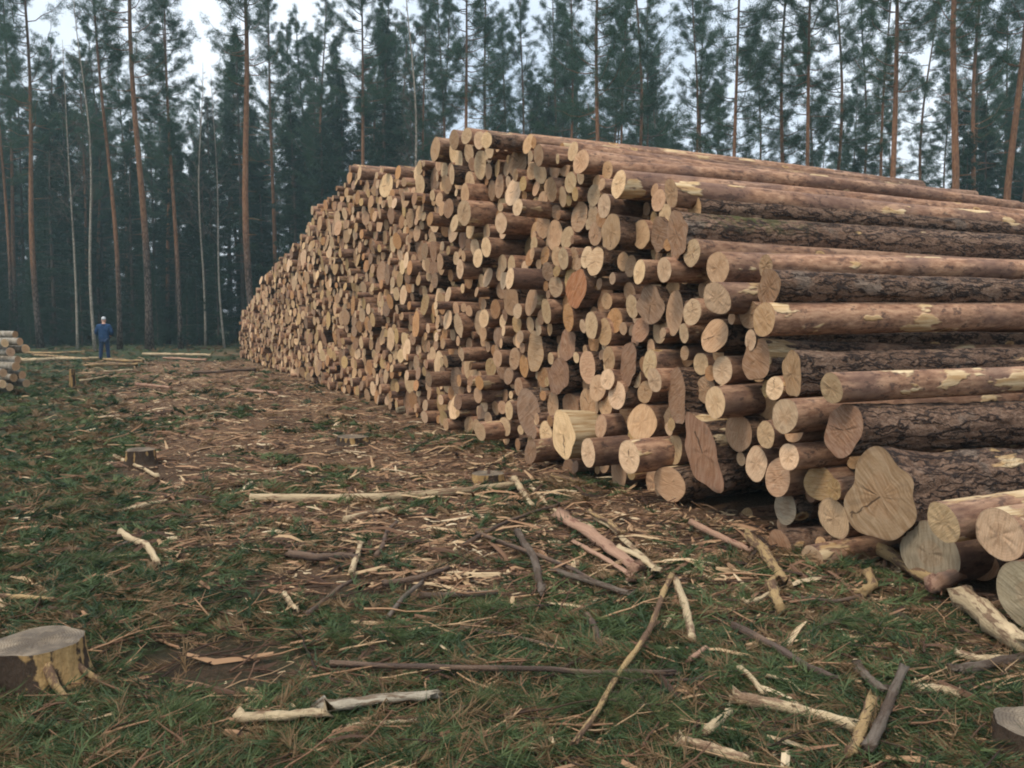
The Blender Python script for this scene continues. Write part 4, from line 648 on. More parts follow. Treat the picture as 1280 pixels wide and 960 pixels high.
(10461,1845,112),(13294,1114,173),(30034,1383,106),(11061,1603,136),(10346,715,69),(16058,838,53),(25344,596,152),(10167,3960,91),(9405,3822,80),(29839,1440,104),(30218,995,97),
(20278,1755,75),(10039,1030,153),(33714,321,119),(19603,2281,113),(5983,450,74),(17872,1919,133),(11520,1162,105),(10482,3069,120),(37147,831,63),(16477,3267,117),(13286,575,194),
(25139,1637,76),(33496,581,85),(8230,805,85),(22440,2163,131),(20602,1678,115),(23852,57,54),(12234,1336,109),(20265,3296,74),(15314,481,112),(10434,2416,80),(20825,1738,122),
(34939,1998,212),(10104,3011,117),(22033,125,114),(19401,841,56),(10658,3450,79),(10641,1862,66),(3842,1356,47),(23234,859,65),(21353,3651,78),(28611,2645,91),(23669,2505,70),
(21148,1953,62),(34329,1731,114),(10743,100,88),(16997,1152,132),(9110,2099,128),(8645,2817,78),(24115,2194,123),(22123,680,60),(32116,604,197),(13584,3466,139),(23266,1871,86),
(22074,784,66),(14865,814,106),(35084,450,68),(26394,2775,126),(19939,3169,101),(14055,3219,83),(20855,2641,135),(9013,1469,63),(27859,2683,108),(16944,1360,78),(28378,1276,71),
(7638,2616,59),(26917,465,63),(11968,325,177),(13015,1976,73),(8644,1967,180),(18950,2393,68),(24283,2839,120),(31326,296,62),(23131,1841,58),(5151,829,55),(14937,2733,118),
(21799,898,64),(20071,1834,147),(11000,2986,69),(13645,3083,102),(10202,2614,106),(37010,135,92),(24239,325,53),(16629,3904,170),(14701,2710,111),(24818,1978,85),(25107,1763,55),
(26516,2383,59),(16501,1104,110),(32201,1621,87),(24493,260,67),(36886,1193,77),(20277,3887,167),(10924,3353,84),(6947,1254,52),(21877,3207,155),(22592,564,106),(19732,329,88),
(26243,1547,74),(13932,1140,66),(15257,1179,76),(4609,488,61),(28684,289,100),(30258,1899,118),(26503,3025,106),(33256,644,100),(23610,3382,70),(10160,2439,74),(14663,901,68),
(17262,326,76),(20696,3289,64),(11672,3359,67),(4724,532,56),(20079,102,91),(26484,1694,72),(18105,456,106),(13117,3426,91),(11367,1247,65),(15383,1741,89),(3764,1176,97),
(19604,4009,78),(9947,3209,132),(34627,1794,148),(7396,1627,143),(23361,1057,74),(7608,680,136),(30086,2214,102),(22243,3176,90),(13546,3241,91),(18437,394,114),(20920,2168,97),
(27386,2239,92),(17605,3355,152),(21555,1806,73),(25503,2902,69),(33854,1030,115),(20731,2909,142),(13484,2910,138),(11065,2675,111),(33132,2267,163),(22597,2046,64),(28534,3168,106),
(30176,2714,89),(11324,2661,57),(2984,465,56),(15690,569,130),(25377,2189,80),(15961,3857,77),(14696,1094,123),(12548,137,129),(28329,3040,137),(17003,3914,75),(14219,991,94),
(2932,630,90),(18440,1499,78),(18356,226,71),(17147,3625,130),(32402,1806,167),(18588,3301,66),(15244,1054,46),(19125,2798,60),(14195,94,84),(18457,2377,113),(20972,1580,93),
(10860,2931,77),(4299,103,57),(28805,1157,71),(7784,1494,75),(22506,891,74),(26090,2929,220),(29247,593,122),(10229,649,68),(27857,920,70),(18605,478,80),(26042,3441,56),(15212,943,76),
(34532,76,76),(9076,2464,118),(4830,1612,47),(28942,1122,72),(13093,1451,55),(11460,1324,59),(30933,621,83),(9337,1592,87),(17403,3712,144),(13654,2520,131),(33698,107,103),
(17619,3602,98),(29267,770,50),(21645,2332,63),(11546,514,114),(32550,2361,148),(21795,2257,101),(23877,553,127),(8117,637,75),(16883,3523,86),(4108,1448,66),(20651,1224,128),
(17441,866,101),(23839,3160,91),(17934,3576,88),(29195,1819,118),(7723,2712,52),(18732,395,70),(27207,1990,170),(26605,749,103),(10415,333,92),(13091,282,145),(14026,4010,139),
(34162,866,95),(35274,1211,108),(3197,169,47),(29540,2075,79),(30493,510,50),(28810,681,142),(25035,1836,51),(24628,2054,124),(31982,365,71),(24802,666,64),(30806,92,92),(12424,2101,107),
(14906,3102,121),(13622,718,171),(10060,2302,102),(7782,2282,106),(31076,1346,76),(27794,1829,125),(14232,3178,103),(13817,2922,84),(28903,1283,95),(19009,759,98),(19474,1435,108),
(31207,2391,82),(20788,611,66),(36198,1700,123),(20502,1338,52),(7259,1292,52),(8486,166,115),(24135,3575,77),(7523,2018,119),(22619,1149,209),(29213,1657,50),(30004,1822,155),
(21580,886,151),(20548,3760,134),(15807,1436,86),(10553,2287,102),(22350,1151,64),(22963,1186,125),(33283,1268,63),(16813,1261,86),(10469,3536,131),(9484,1557,62),(34258,2206,82),
(35043,1194,95),(11406,2584,62),(37071,634,126),(18311,2200,110),(25301,2079,59),(17869,3905,96),(6630,2119,50),(5677,2090,49),(7320,1421,81),(27122,707,77),(23648,1945,134),
(12998,1834,69),(7490,2837,57),(8111,2481,88),(27387,2795,131),(35158,1058,82),(19880,4270,131),(17105,4516,141),(16334,4504,143),(15528,4331,138),(17534,4562,130),(20541,4256,144),
(15850,4383,132),(20967,4223,137),(21723,4272,133),(16759,4506,131),(19534,4227,141),(21221,4300,114),(17315,4696,115),(18186,4239,106),(19146,4239,113),(21477,4345,116),(20250,4272,111),
(17822,4333,113),(30626,2976,109),(37552,808,110),(37875,198,111),(16079,4463,116),(23363,3725,109),(28991,3202,86),(18497,4270,86),(22837,3787,86),(29237,3162,91),(21954,4300,92),
(28368,3260,68),(20735,4337,71),(16530,4425,65),(37429,970,71),(3287,80,71),(20359,4125,68),(29979,3096,66),(15322,4334,69),(10320,4042,68),(26976,3440,71),(4459,1702,65),
(19728,4097,71),(18703,4278,66),(29459,3151,66),(28781,3256,65),(16557,4571,72),(16461,4313,72),(16954,4666,70),(23199,3786,67),(4022,247,69),(16208,4313,70),(29777,3083,70),
(17168,4295,67),(7172,2576,65),(5307,2548,65),(15181,4343,70),(5763,2729,68),(5011,2208,71),(37074,1465,68),(17328,4513,71),(10123,3794,66),(22635,3850,71),(9110,84,66),(15888,4144,65),
(20073,4238,70),(35962,2017,52),(24287,3683,53),(22379,3916,56),(24461,3642,55),(30428,3029,52),(6318,359,56),(19348,4178,55),(8261,979,54),(23024,3800,55),(27180,3420,54),
(17634,4412,54),(26826,3445,52),(9243,3817,51),(11482,4011,53),(29632,3158,52),(7522,461,55),(36980,1860,51),(22070,4152,55),(18352,4233,55),(17725,4505,55),(7321,1103,53),
(16846,4348,54),(31848,2664,53),(6196,478,52),(15006,4331,55),(5294,1985,53),(37591,87,51),(7436,759,53),(26602,3469,52),(6327,1503,53),(17981,4388,54),(21202,4081,56),(20459,4029,51),
(20853,4372,53),(2033,100,55),(12212,3982,51),(3331,919,54),(37679,628,54),(6823,463,55),(14647,4269,55),(12314,3963,56),(3070,757,56),(6805,1287,56),(7586,3339,52),(19358,4337,55),
(18016,4287,54),(16332,4297,56),(25934,3528,54),(4652,213,54),(18941,4322,52),(24043,3679,51),(19703,4321,53),]
AX = np.array([math.sin(R_(57.5)), math.cos(R_(57.5)), 0]); NN = np.array([-AX[1], AX[0], 0])
TONE = {'pale': (.67, .445, .245), 'tan': (.52, .31, .16), 'ochre': (.46, .29, .12), 'brown': (.31, .165, .088), 'cream': (.27, .168, .09), 'grey': (.31, .25, .16),  # cream is darkened to include the shade on the huge butt's end
        'greyb': (.30, .18, .105), 'orange': (.45, .22, .085), 'red': (.45, .175, .07)}
def log_geo(R, asp, L, seg, rings, lobed, bt, tone, seed, furrow=0., peel=None, moss=0, crk=None, tilt=None, taper=None, bend=None):
    r = np.random.default_rng(seed); th = np.linspace(0, 2*PI, seg, endpoint=False)
    rnd = r.random(); off = r.uniform(-50, 50, 3)
    xl = np.concatenate([[0], np.cumsum(np.linspace(.6, 1.6, rings-1))]); xl = xl/xl[-1]*L
    A = {0: .035, 1: .13, 2: .20}[lobed]
    ph = r.uniform(0, 2*PI, 7); am = r.uniform(.4, 1, 7)/np.array([1, 1.6, 1.6, 1.8, 2.6, 3, 4]); am = am/am.sum()
    shp = sum(am[k]*np.cos((k+1 if k else 2)*th+ph[k]) for k in range(7))
    rot = r.uniform(-.35, .35)
    tp = r.uniform(.10, .2) if taper is None else taper
    fl = np.exp(-xl/.45)[:, None]
    o = 1+A*1.9*shp[None]*(fl*.85+.15)
    rad = R*(1-tp*xl/L)[:, None]*o*(1+.10*fl*(lobed > 0)-.10*(lobed > 0))
    nz = noise3(np.stack([np.broadcast_to(np.cos(th)*1.4+off[0], rad.shape), np.broadcast_to(np.sin(th)*1.4+off[1], rad.shape), np.broadcast_to(xl[:, None]*1.3+off[2], rad.shape)], -1))
    rad = rad*(1+.045*nz+.025*noise3(np.stack([np.broadcast_to(np.cos(th)*2.6+off[1], rad.shape), np.broadcast_to(np.sin(th)*2.6+off[2], rad.shape), np.broadcast_to(xl[:, None]*3.4+off[0], rad.shape)], -1)))
    if furrow:
        c = np.broadcast_to(np.cos(th)*R*13+off[0], rad.shape); s = np.broadcast_to(np.sin(th)*R*13+off[1], rad.shape); xx = np.broadcast_to(xl[:, None]*4+off[2], rad.shape)
        f1 = 1-np.abs(noise3(np.stack([c*1.2, s*1.2, xx], -1)))*2; f2 = noise3(np.stack([c*3, s*3, xx*3], -1))
        fade = np.clip(xl/.06, 0, 1)[:, None]
        rad = rad-furrow*np.clip(f1-.35, 0, 1)*fade+furrow*.35*f2*fade
    ay = (asp+(1-asp)*(1-fl)*.6) if asp < 1 else np.ones_like(fl)
    yy = rad*np.cos(th)[None]*ay; zz = rad*np.sin(th)[None]
    y2 = yy*math.cos(rot)-zz*math.sin(rot); z2 = yy*math.sin(rot)+zz*math.cos(rot)
    b1, b2 = (r.normal(0, .04, 2) if bend is None else bend); bx = np.sin(PI*xl/L)[:, None]
    ty, tz = r.normal(0, .10, 2) if tilt is None else tilt
    x2 = xl[:, None]+(ty*y2+tz*z2)*np.exp(-xl/.15)[:, None]
    V = np.stack([np.broadcast_to(x2, y2.shape), y2+b1*bx, z2+b2*bx], -1)
    lc = np.stack([np.broadcast_to(xl[:, None], y2.shape), R*np.broadcast_to(np.cos(th), y2.shape), R*np.broadcast_to(np.sin(th), y2.shape)], -1)+off
    i = np.arange(rings-1)[:, None]*seg; j = np.arange(seg)[None]; k = (j+1) % seg
    Q = np.stack([i+j, i+seg+j, i+seg+k, i+k], -1).reshape(-1, 4)
    Vb = V.reshape(-1, 3); nb = len(Vb)
    Vb = np.vstack([Vb, Vb[-seg:].mean(0)[None]]); jj = np.arange(seg); kk = (jj+1) % seg
    Tb = np.stack([(rings-1)*seg+jj, np.full(seg, nb), (rings-1)*seg+kk], -1)
    btv = np.clip(bt+(xl/L*.9)[:, None]*(1 if bt < .5 else .3)+np.zeros(seg)[None], 0, 1.2).ravel()
    if bt < .12: btv = np.clip(bt+(np.clip(xl-3, 0, 9)/6)[:, None]+np.zeros(seg)[None], 0, 1).ravel()
    pv = np.full(nb, (r.uniform(-.02, .135) if peel is None else peel))
    mo = (moss*np.exp(-((xl-.75)/.5)**2)[:, None]*np.clip(z2/R, 0, 1)).ravel() if moss else np.zeros(nb)
    ab = {'lc': np.vstack([lc.reshape(-1, 3), lc.reshape(-1, 3)[-1:]]), 'bt': np.append(btv, 1), 'rnd': np.full(nb+1, rnd), 'peel': np.append(pv, .3), 'moss': np.append(mo, 0)}
    # end face
    fr = np.array([.25, .5, .75, 1.0]) if seg > 14 else np.array([.55, 1.0])
    rim = V[0]; cen = rim.mean(0); Ve = [cen[None]]; ec = [np.array([[0, 0, rnd*20]])]
    for f in fr:
        p = cen+(rim-cen)*f
        if f < 1: p[:, 0] += r.normal(0, .003, seg)
        Ve.append(p); q = np.stack([o[0]*np.cos(th)*f*(asp if asp < 1 else 1), o[0]*np.sin(th)*f, np.full(seg, rnd*20)], -1)
        if lobed: q[:, :2] = np.stack([np.cos(th)*f*asp*(1+.25*(o[0]-1)), np.sin(th)*f*(1+.25*(o[0]-1))], -1)
        ec.append(q)
    Ve = np.vstack(Ve); ec = np.vstack(ec)
    Te = np.stack([np.zeros(seg, int), 1+jj, 1+kk], -1); Te = Te[:, ::-1]
    Qe = np.vstack([np.stack([1+a*seg+jj, 1+a*seg+kk, 1+(a+1)*seg+kk, 1+(a+1)*seg+jj], -1) for a in range(len(fr)-1)])
    tv = np.array(TONE[tone])*r.uniform(.60, 1.18)*np.array([1, r.uniform(.97, 1.02), r.uniform(.94, 1.10)])
    ne = len(Ve); ae = {'ec': ec, 'rnd': np.full(ne, rnd), 'tone': np.tile(tv, (ne, 1)), 'crk': np.full(ne, (r.choice([0, 0, 0, 0, 0, .5, .9]) if crk is None else crk))}
    return (Vb, Q, Tb, ab), (Ve, Qe, Te, ae)
def log_matrix(t, z, p, yaw=0, pitch=0):
    """cut end on the pile's front at cross-section (t, z), sticking out by p"""
    Y = (t+2.497)/1.074; X = 4.65-.43*Y
    b = np.array([X, Y, z])
    # slide along the axis so that the point keeps its cross-section place
    cur = NN[:2]@b[:2]; b[:2] += NN[:2]*(t-cur)
    b = b-AX*p
    a = R_(90-57.5)+yaw-R_(float(np.interp(Y, [6.3, 7.5, 9.2, 12, 16, 24], [8, 6, 3.2, 1.2, .8, 0])))      # the near logs are splayed
    return Matrix.Translation(b) @ Euler((0, -pitch, a), 'XYZ').to_matrix().to_4x4()
LONG = {   # far runs that the photograph shows: (yaw, pitch) in degrees, bark type, peel, moss, furrow
 'A': dict(pitch=.3, peel=.17), 'B': dict(pitch=-.5, furrow=.022, peel=.03), 'C': dict(pitch=-.6, furrow=.028, peel=.07, crk=.95), 'G': dict(pitch=1.2, yaw=.5, peel=.20),
 'LA': dict(peel=.12), 'LB': dict(furrow=.014, peel=.06), 'LC': dict(furrow=.016, moss=1, peel=.06), 'LD': dict(peel=.02, pitch=-.2), 'LE': dict(peel=.12), 'LF': dict(peel=.12),
 'LG': dict(furrow=.014, peel=.05), 'LH': dict(peel=.12), 'LI': dict(furrow=.01), 'Q': dict(furrow=.014, peel=.07), 'H': dict(), 'I': dict(peel=.16), 'J': dict(), 'L': dict(peel=.14),
 'Y': dict(peel=.42), 'X': dict(), 'T': dict(crk=.6), 'W': dict(peel=.12), 'S': dict(peel=.10), 'R': dict(peel=.04)}
NICK = {
 'A': ('peeled pine log with pale ragged end above the dark rough-barked one', 'peeled ragged-ended log'),
 'B': ('thick dark-barked pine log with brown lobed end above the huge cracked butt', 'brown lobed-ended dark log'),
 'C': ('biggest pine butt of the pile, with a lobed cracked cream end and furrowed bark', 'huge cracked butt'),
 'G': ('thin peeled pink-white log sticking out below the huge cracked butt', 'peeled pink-white log'),
 'H': ('round grey-ended pine log lying on the ground under the peeled pink-white one', 'round grey log on the ground'),
 'I': ('pine log with a hairy sawdust rim, resting over the big grey end in the corner', 'hairy-rimmed log'),
 'J': ('large grey sawn log end half cut off at the bottom of the near corner', 'large grey corner log'),
 'L': ('short orange-barked pine log with a bare patch, flat on the ground at the near corner', 'bare-patched orange log'),
 'M': ('reddish dark-barked log at ground level beside the bare-patched orange log', 'reddish ground log'),
 'Q': ('tan lobed-ended pine log with grey rough bark above the round sawn ends at the corner', 'tan lobed-ended log'),
 'R': ('pink-barked log that sticks out from the middle of the near pile face', 'pink-barked protruding log'),
 'S': ('orange-barked log that sticks out just before the brown lobed-ended dark log', 'orange-barked protruding log'),
 'T': ('tall brown butt with wavy lobes low in the pile face', 'tall wavy butt'),
 'U': ('long smooth-barked log sticking far out of the foot of the pile', 'far-out foot log'),
 'V': ('lone small log end deep in the dark hollow at the foot of the pile', 'small log in the hollow'),
 'LA': ('pink-brown straight log on the slope above the first rough grey one', 'upper pink slope log'),
 'LB': ('rough grey log on the slope just above the mossy one', 'rough grey slope log'),
 'LC': ('moss-patched rough log with a deeply lobed brown butt on the slope', 'mossy lobed log'),
 'LD': ('smooth pale-pink log on the slope right below the mossy one', 'smooth pale-pink log'),
 'LE': ('tan-ended pink log lying on the slope below the smooth pale-pink log', 'tan-ended slope log'),
 'LG': ('rough dark log with split brown end directly over the smooth purple-grey one', 'split brown-ended log'),
 'LH': ('straight smooth purple-grey log with round tan end at eye level', 'smooth purple-grey log'),
 'LI': ('grey-barked log tucked under the smooth purple-grey one', 'tucked grey-barked log'),
 'LF': ('half-hidden round tan log end resting on the split brown-ended log', 'half-hidden round end'),
 'W': ('pale-ended peeled log that sticks out under the tan-ended slope log', 'pale peeled protruding log'),
 'X': ('log with an orange-red wedge-shaped end in the middle of the pile face', 'orange-red wedge log'),
 'Y': ('shredded stub with torn yellow wood sticking out low in the pile face', 'shredded yellow stub'),
 'TA': ('long pink log of the top row just behind the crest of the slope', 'pink crest log'),
 'TB': ('bright pink-barked long log just below the crest of the slope', 'bright pink crest log'),
 'TC': ('thick pale-ended log sticking out high on the slope, tan-barked and straight', 'thick pale-ended slope log'),
}
bigs = []; used_geo = {}
allc = []         # every circle of the cross-section: t, z, r
nL = len(PACK_H)
fill = np.array(PACK_F, float)/1000
_Y = (fill[:, 0]+2.497)/1.074; _px = 640+F*(4.65-.43*_Y)/_Y; _py = 400+F*(EYE-fill[:, 1])/_Y
_ok = (_py < 180) | (_px < np.interp(_py, [180, 200, 213, 230, 241, 262, 290, 312, 330, 345, 360, 400, 440, 485, 540, 570, 620, 660, 700], [690, 712, 742, 760, 822, 845, 845, 850, 880, 925, 950, 945, 945, 1000, 1035, 1050, 1065, 1075, 1090]))
fill = fill[_ok]; _px = _px[_ok]; _py = _py[_ok]
fill = fill[~((_px > 862) & (_px < 972) & (_py > 588+(_px < 900)*10))]        # the dark hollow at the foot
fr = np.random.default_rng(3)
fillp = fr.normal(.0, .10, len(fill))+np.where(fr.random(len(fill)) < .15, fr.uniform(.1, .38, len(fill)), 0)+.12*n2(fill[:, 0], fill[:, 1], 1.1, 31)
fillY = (fill[:, 0]+2.497)/1.074
near = fillY < 10.6
fillp = np.where((fillY > 13) & (np.abs(fillp) > .14), fillp*.5, fillp); fillp = np.where(near & (fillp > .16), fillp*.5, fillp)-np.where(fillY < 9, .08, 0)-np.where(fr.random(len(fill)) < .09, fr.uniform(.25, .7, len(fill)), 0)
fillbt = np.where(fr.random(len(fill)) < .16, fr.uniform(0, .3, len(fill)), fr.uniform(.45, 1.0, len(fill)))
filltone = fr.choice(['pale', 'pale', 'pale', 'tan', 'tan', 'tan', 'brown', 'greyb', 'ochre', 'orange'], len(fill))
filllob = np.where((fill[:, 2] > .14) & (fr.random(len(fill)) < .45), 1, 0)
order = np.argsort(-(fill[:, 2]/fillY)); n_own = 300-nL
own = set(order[:n_own].tolist())
recs = []
for n, h in enumerate(PACK_H):
    px, py, hh, p, asp, bt, tone, lob, key, t, z, r = h
    recs.append(dict(t=t, z=z, r=r, p=p, asp=asp, bt=bt, tone=tone, lob=lob, key=key, seed=1000+n))
for n in order[:n_own]:
    recs.append(dict(t=fill[n, 0], z=fill[n, 1], r=fill[n, 2], p=fillp[n], asp=fr.uniform(.88, 1), bt=fillbt[n], tone=filltone[n], lob=int(filllob[n]), key='', seed=5000+n))
def build_log(d):
    ex = LONG.get(d['key'], {}); r = np.random.default_rng(d['seed']+7)
    Y = (d['t']+2.497)/1.074; px = d['r']*2*F/max(Y, 3)
    L = r.uniform(7.6, 8.1) if Y < 8.5 else r.uniform(6.5, 8.1)
    fur = ex.get('furrow', 0); seg, rings = (72, 150) if fur >= .02 else (56, 90) if fur else (36, 26) if px > 28 else (26, 14)
    yaw = R_(ex.get('yaw', r.normal(0, .35))); pit = R_(ex.get('pitch', r.normal(0, .25)))
    g = log_geo(d['r'], d['asp'], L, seg, rings, d['lob'], d['bt'], d['tone'], d['seed'], fur, ex.get('peel'), ex.get('moss', 0), ex.get('crk'))
    o = mk('pine_log', *g[0][:3], mats=[BARK], attrs=g[0][3])
    o.matrix_world = log_matrix(d['t'], d['z'], d['p'], yaw, pit)
    mk('cut_face', *g[1][:3], mats=[END], attrs=g[1][3], parent=o)
    return o
SIZE = lambda r: 'thick' if r > .155 else 'slim' if r < .095 else 'mid-sized'
TW = {'pale': 'pale-ended', 'tan': 'tan-ended', 'ochre': 'ochre-ended', 'brown': 'brown-ended', 'cream': 'cream-ended', 'grey': 'grey-ended', 'greyb': 'dull-ended', 'orange': 'orange-ended', 'red': 'red-ended'}
ORD = ['nearest', 'second', 'third', 'fourth', 'fifth', 'sixth', 'seventh', 'eighth', 'ninth', 'tenth', 'eleventh', 'twelfth', 'thirteenth', 'fourteenth', 'fifteenth', 'sixteenth', 'seventeenth', 'eighteenth', 'nineteenth', 'twentieth']
DIR = ['right of', 'up and right of', 'above', 'up and left of', 'left of', 'down and left of', 'below', 'down and right of']
lm = [d for d in recs if d['key'] in NICK]
# place of every log end in the view, for the words
sec = {}
for d in recs:
    if d['key'] in NICK: continue
    Y = (d['t']+2.497)/1.074
    def scr(q): y = (q['t']+2.497)/1.074; return ((4.65-.43*y)/y, (q['z']-EYE)/y)
    a = scr(d); best = min(lm, key=lambda q: (scr(q)[0]-a[0])**2+(scr(q)[1]-a[1])**2); b = scr(best)
    k = int(round(math.atan2(a[1]-b[1], a[0]-b[0])/(PI/4))) % 8
    sec.setdefault((best['key'], k), []).append(((a[0]-b[0])**2+(a[1]-b[1])**2, d))
for (key, k), v in sec.items():
    v.sort(key=lambda q: q[0])
    for n, (_, d) in enumerate(v):
        d['label'] = f"{SIZE(d['r'])} {TW[d['tone']]} pine log, {ORD[min(n, 19)]} {DIR[k]} the {NICK[key][1]}"
for d in recs:
    o = build_log(d)
    tag(o, NICK[d['key']][0] if d['key'] in NICK else d['label'], 'log', 'pine logs stacked in the big pile')
# all smaller ones, beyond the three hundred that show largest
SV = Soup(); at = {k: [] for k in ('lc', 'bt', 'rnd', 'peel', 'moss')}; SE = Soup(); ae = {k: [] for k in ('ec', 'rnd', 'tone', 'crk')}
for n in range(len(fill)):
    if n in own: continue
    r = np.random.default_rng(9000+n)
    g = log_geo(fill[n, 2], r.uniform(.85, 1), r.uniform(6.5, 8.1), 14 if fillY[n] < 20 else 11, 7, int(filllob[n]), fillbt[n], filltone[n], 20000+n)
    M = np.array(log_matrix(fill[n, 0], fill[n, 1], fillp[n], R_(r.normal(0, .35)), R_(r.normal(0, .25))))
    for S, A, q in ((SV, at, g[0]), (SE, ae, g[1])):
        S.add(q[0]@M[:3, :3].T+M[:3, 3], q[1], q[2])
        for kk in A: A[kk].append(q[3][kk])
V, Qd, T = SV.out(); V2, Q2, T2 = SE.out()
cat = lambda A: {k: np.concatenate(v) for k, v in A.items()}
rest = mk('stacked_logs', V, Qd, T, mats=[BARK], attrs=cat(at)); tag(rest, 'smaller far pine logs packed in the long receding face of the big pile', 'log pile', 'pine logs stacked in the big pile', 'stuff')
mk('cut_faces', V2, Q2, T2, mats=[END], attrs=cat(ae), parent=rest)['kind'] = 'stuff'
# ------------------------------------------------------------------ birch bark, tree materials
def m_birch():
    t = NT('birch_bark', .7, .2); v = t.attr('lc', 'Vector')
    n = t.noise(v, 5, 3); st = t.noise(scl(t, v, (7, .7, .7)), 9, 3, .6)
    c = t.ramp(n, [(.3, (.13, .105, .075)), (.55, (.28, .24, .185)), (.75, (.45, .40, .335))])
    c = t.mix(t.step(st, .60, .68), c, (.06, .05, .045)); c = t.mix(t.step(t.noise(v, 2.3, 4), .6, .7), c, (.11, .09, .07))
    t.color(c); t.bump(st, .004, .6); return t.m
def m_trunk():
    t = NT('pine_trunk_bark', .9, .1); v = t.obj(); rn = t.rand()
    sep = t.node('ShaderNodeSeparateXYZ'); t.l.new(v, sep.inputs[0]); z = sep.outputs[2]
    w = scl(t, v, (1, 1, .3)); n = t.noise(w, 16, 4, .65); ed = t.voro(w, 11, 'DISTANCE_TO_EDGE')
    low = t.mix(t.step(ed, .02, .2), (.025, .018, .014), t.ramp(n, [(.35, (.075, .055, .045)), (.6, (.15, .115, .095)), (.8, (.22, .18, .155))]))
    up = t.ramp(n, [(.3, (.09, .044, .026)), (.5, (.20, .098, .052)), (.75, (.29, .165, .09))])
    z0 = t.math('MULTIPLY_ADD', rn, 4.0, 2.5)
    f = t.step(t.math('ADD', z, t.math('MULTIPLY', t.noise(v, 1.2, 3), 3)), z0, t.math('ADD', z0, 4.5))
    hi = t.step(z, 12, 18, 0, .65); t.color(t.mix(hi, t.mix(f, low, up), (.055, .040, .032))); t.bump(n, .02, .7); return t.m  # upper trunk painted darker to imitate its backlit silhouette against the sky
def m_plain_bark(name, a, b):
    t = NT(name, .9, .1); v = t.obj(); n = t.noise(scl(t, v, (1, 1, .35)), 14, 4, .65)
    t.color(t.ramp(n, [(.3, a), (.7, b)])); t.bump(n, .02, .7); return t.m
def m_needles(name, a, b, c3):
    t = NT(name, .65, .25); rn = t.rand(); v = t.obj(); n = t.noise(v, .9, 2); r = t.attr('rnd')
    c = t.mix(t.math('ADD', t.math('MULTIPLY', n, .5), t.math('MULTIPLY', r, .5)), a, b); c = t.mix(t.math('MULTIPLY', rn, .6), c, c3)
    t.color(c); t.n['Principled BSDF'].inputs['Subsurface Weight'].default_value = 0
    tr = t.node('ShaderNodeBsdfTranslucent'); t.put(tr.inputs[0], c); ms = t.node('ShaderNodeMixShader'); ms.inputs[0].default_value = .25
    out = t.n['Material Output']; t.l.new(t.b.outputs[0], ms.inputs[1]); t.l.new(tr.outputs[0], ms.inputs[2]); t.l.new(ms.outputs[0], out.inputs['Surface']); return t.m
BIRCH = m_birch(); TRUNK = m_trunk(); SPB = m_plain_bark('spruce_bark', (.05, .038, .03), (.13, .10, .08))
DEADB = m_plain_bark('dry_branch_bark', (.07, .055, .045), (.15, .12, .10))
N_PINE = m_needles('pine_needles', (.020, .052, .028), (.058, .102, .050), (.042, .082, .050))
N_SPR = m_needles('spruce_needles', (.008, .024, .013), (.022, .050, .024), (.016, .038, .023))
def blades(P, D, ln, wd, r, jit=.9):
    """one thin triangle per row: base at P, pointing along D with jitter"""
    n = len(P); d = D+r.normal(0, jit, (n, 3)); d /= np.linalg.norm(d, axis=1)[:, None]+1e-9
    s = np.cross(d, r.normal(0, 1, (n, 3))); s /= np.linalg.norm(s, axis=1)[:, None]+1e-9
    ln = np.broadcast_to(ln, (n,))[:, None]*r.uniform(.7, 1.2, (n, 1)); wd = np.broadcast_to(wd, (n,))[:, None]
    V = np.stack([P-s*wd*.5, P+s*wd*.5, P+d*ln], 1).reshape(-1, 3)
    return V, np.arange(n*3).reshape(-1, 3)
def trunk_pts(h, r0, r, n=14, sway=.12):
    z = np.linspace(-.15, h, n); q = r.normal(0, sway, (3, 2))
    x = sum(q[k, 0]*np.sin(z/h*PI*(k+.5)) for k in range(3)); y = sum(q[k, 1]*np.sin(z/h*PI*(k+.5)) for k in range(3))
    P = np.stack([x, y, z], -1); P[:, :2] -= P[0, :2]
    rad = r0*(1-z/h*.82)+r0*.35*np.exp(-(z+.15)/.35)
    return P, rad
def crown(S, B, D, ln, wd, jit, r, rn, mats, root):
    """limbs and needles of one tree's crown"""
    V, Q, _ = S.out(); V2, T = blades(B+r.normal(0, .075, B.shape)*np.array([1, 1, .7]), D, ln, wd, r, jit); mi = np.concatenate([np.ones(len(Q)), np.zeros(len(T))])
    mk('crown', np.vstack([V, V2]), Q, T+len(V), mats=mats, mi=mi, attrs={'rnd': np.concatenate([np.zeros(len(V)), rn])}, parent=root, smooth=False)
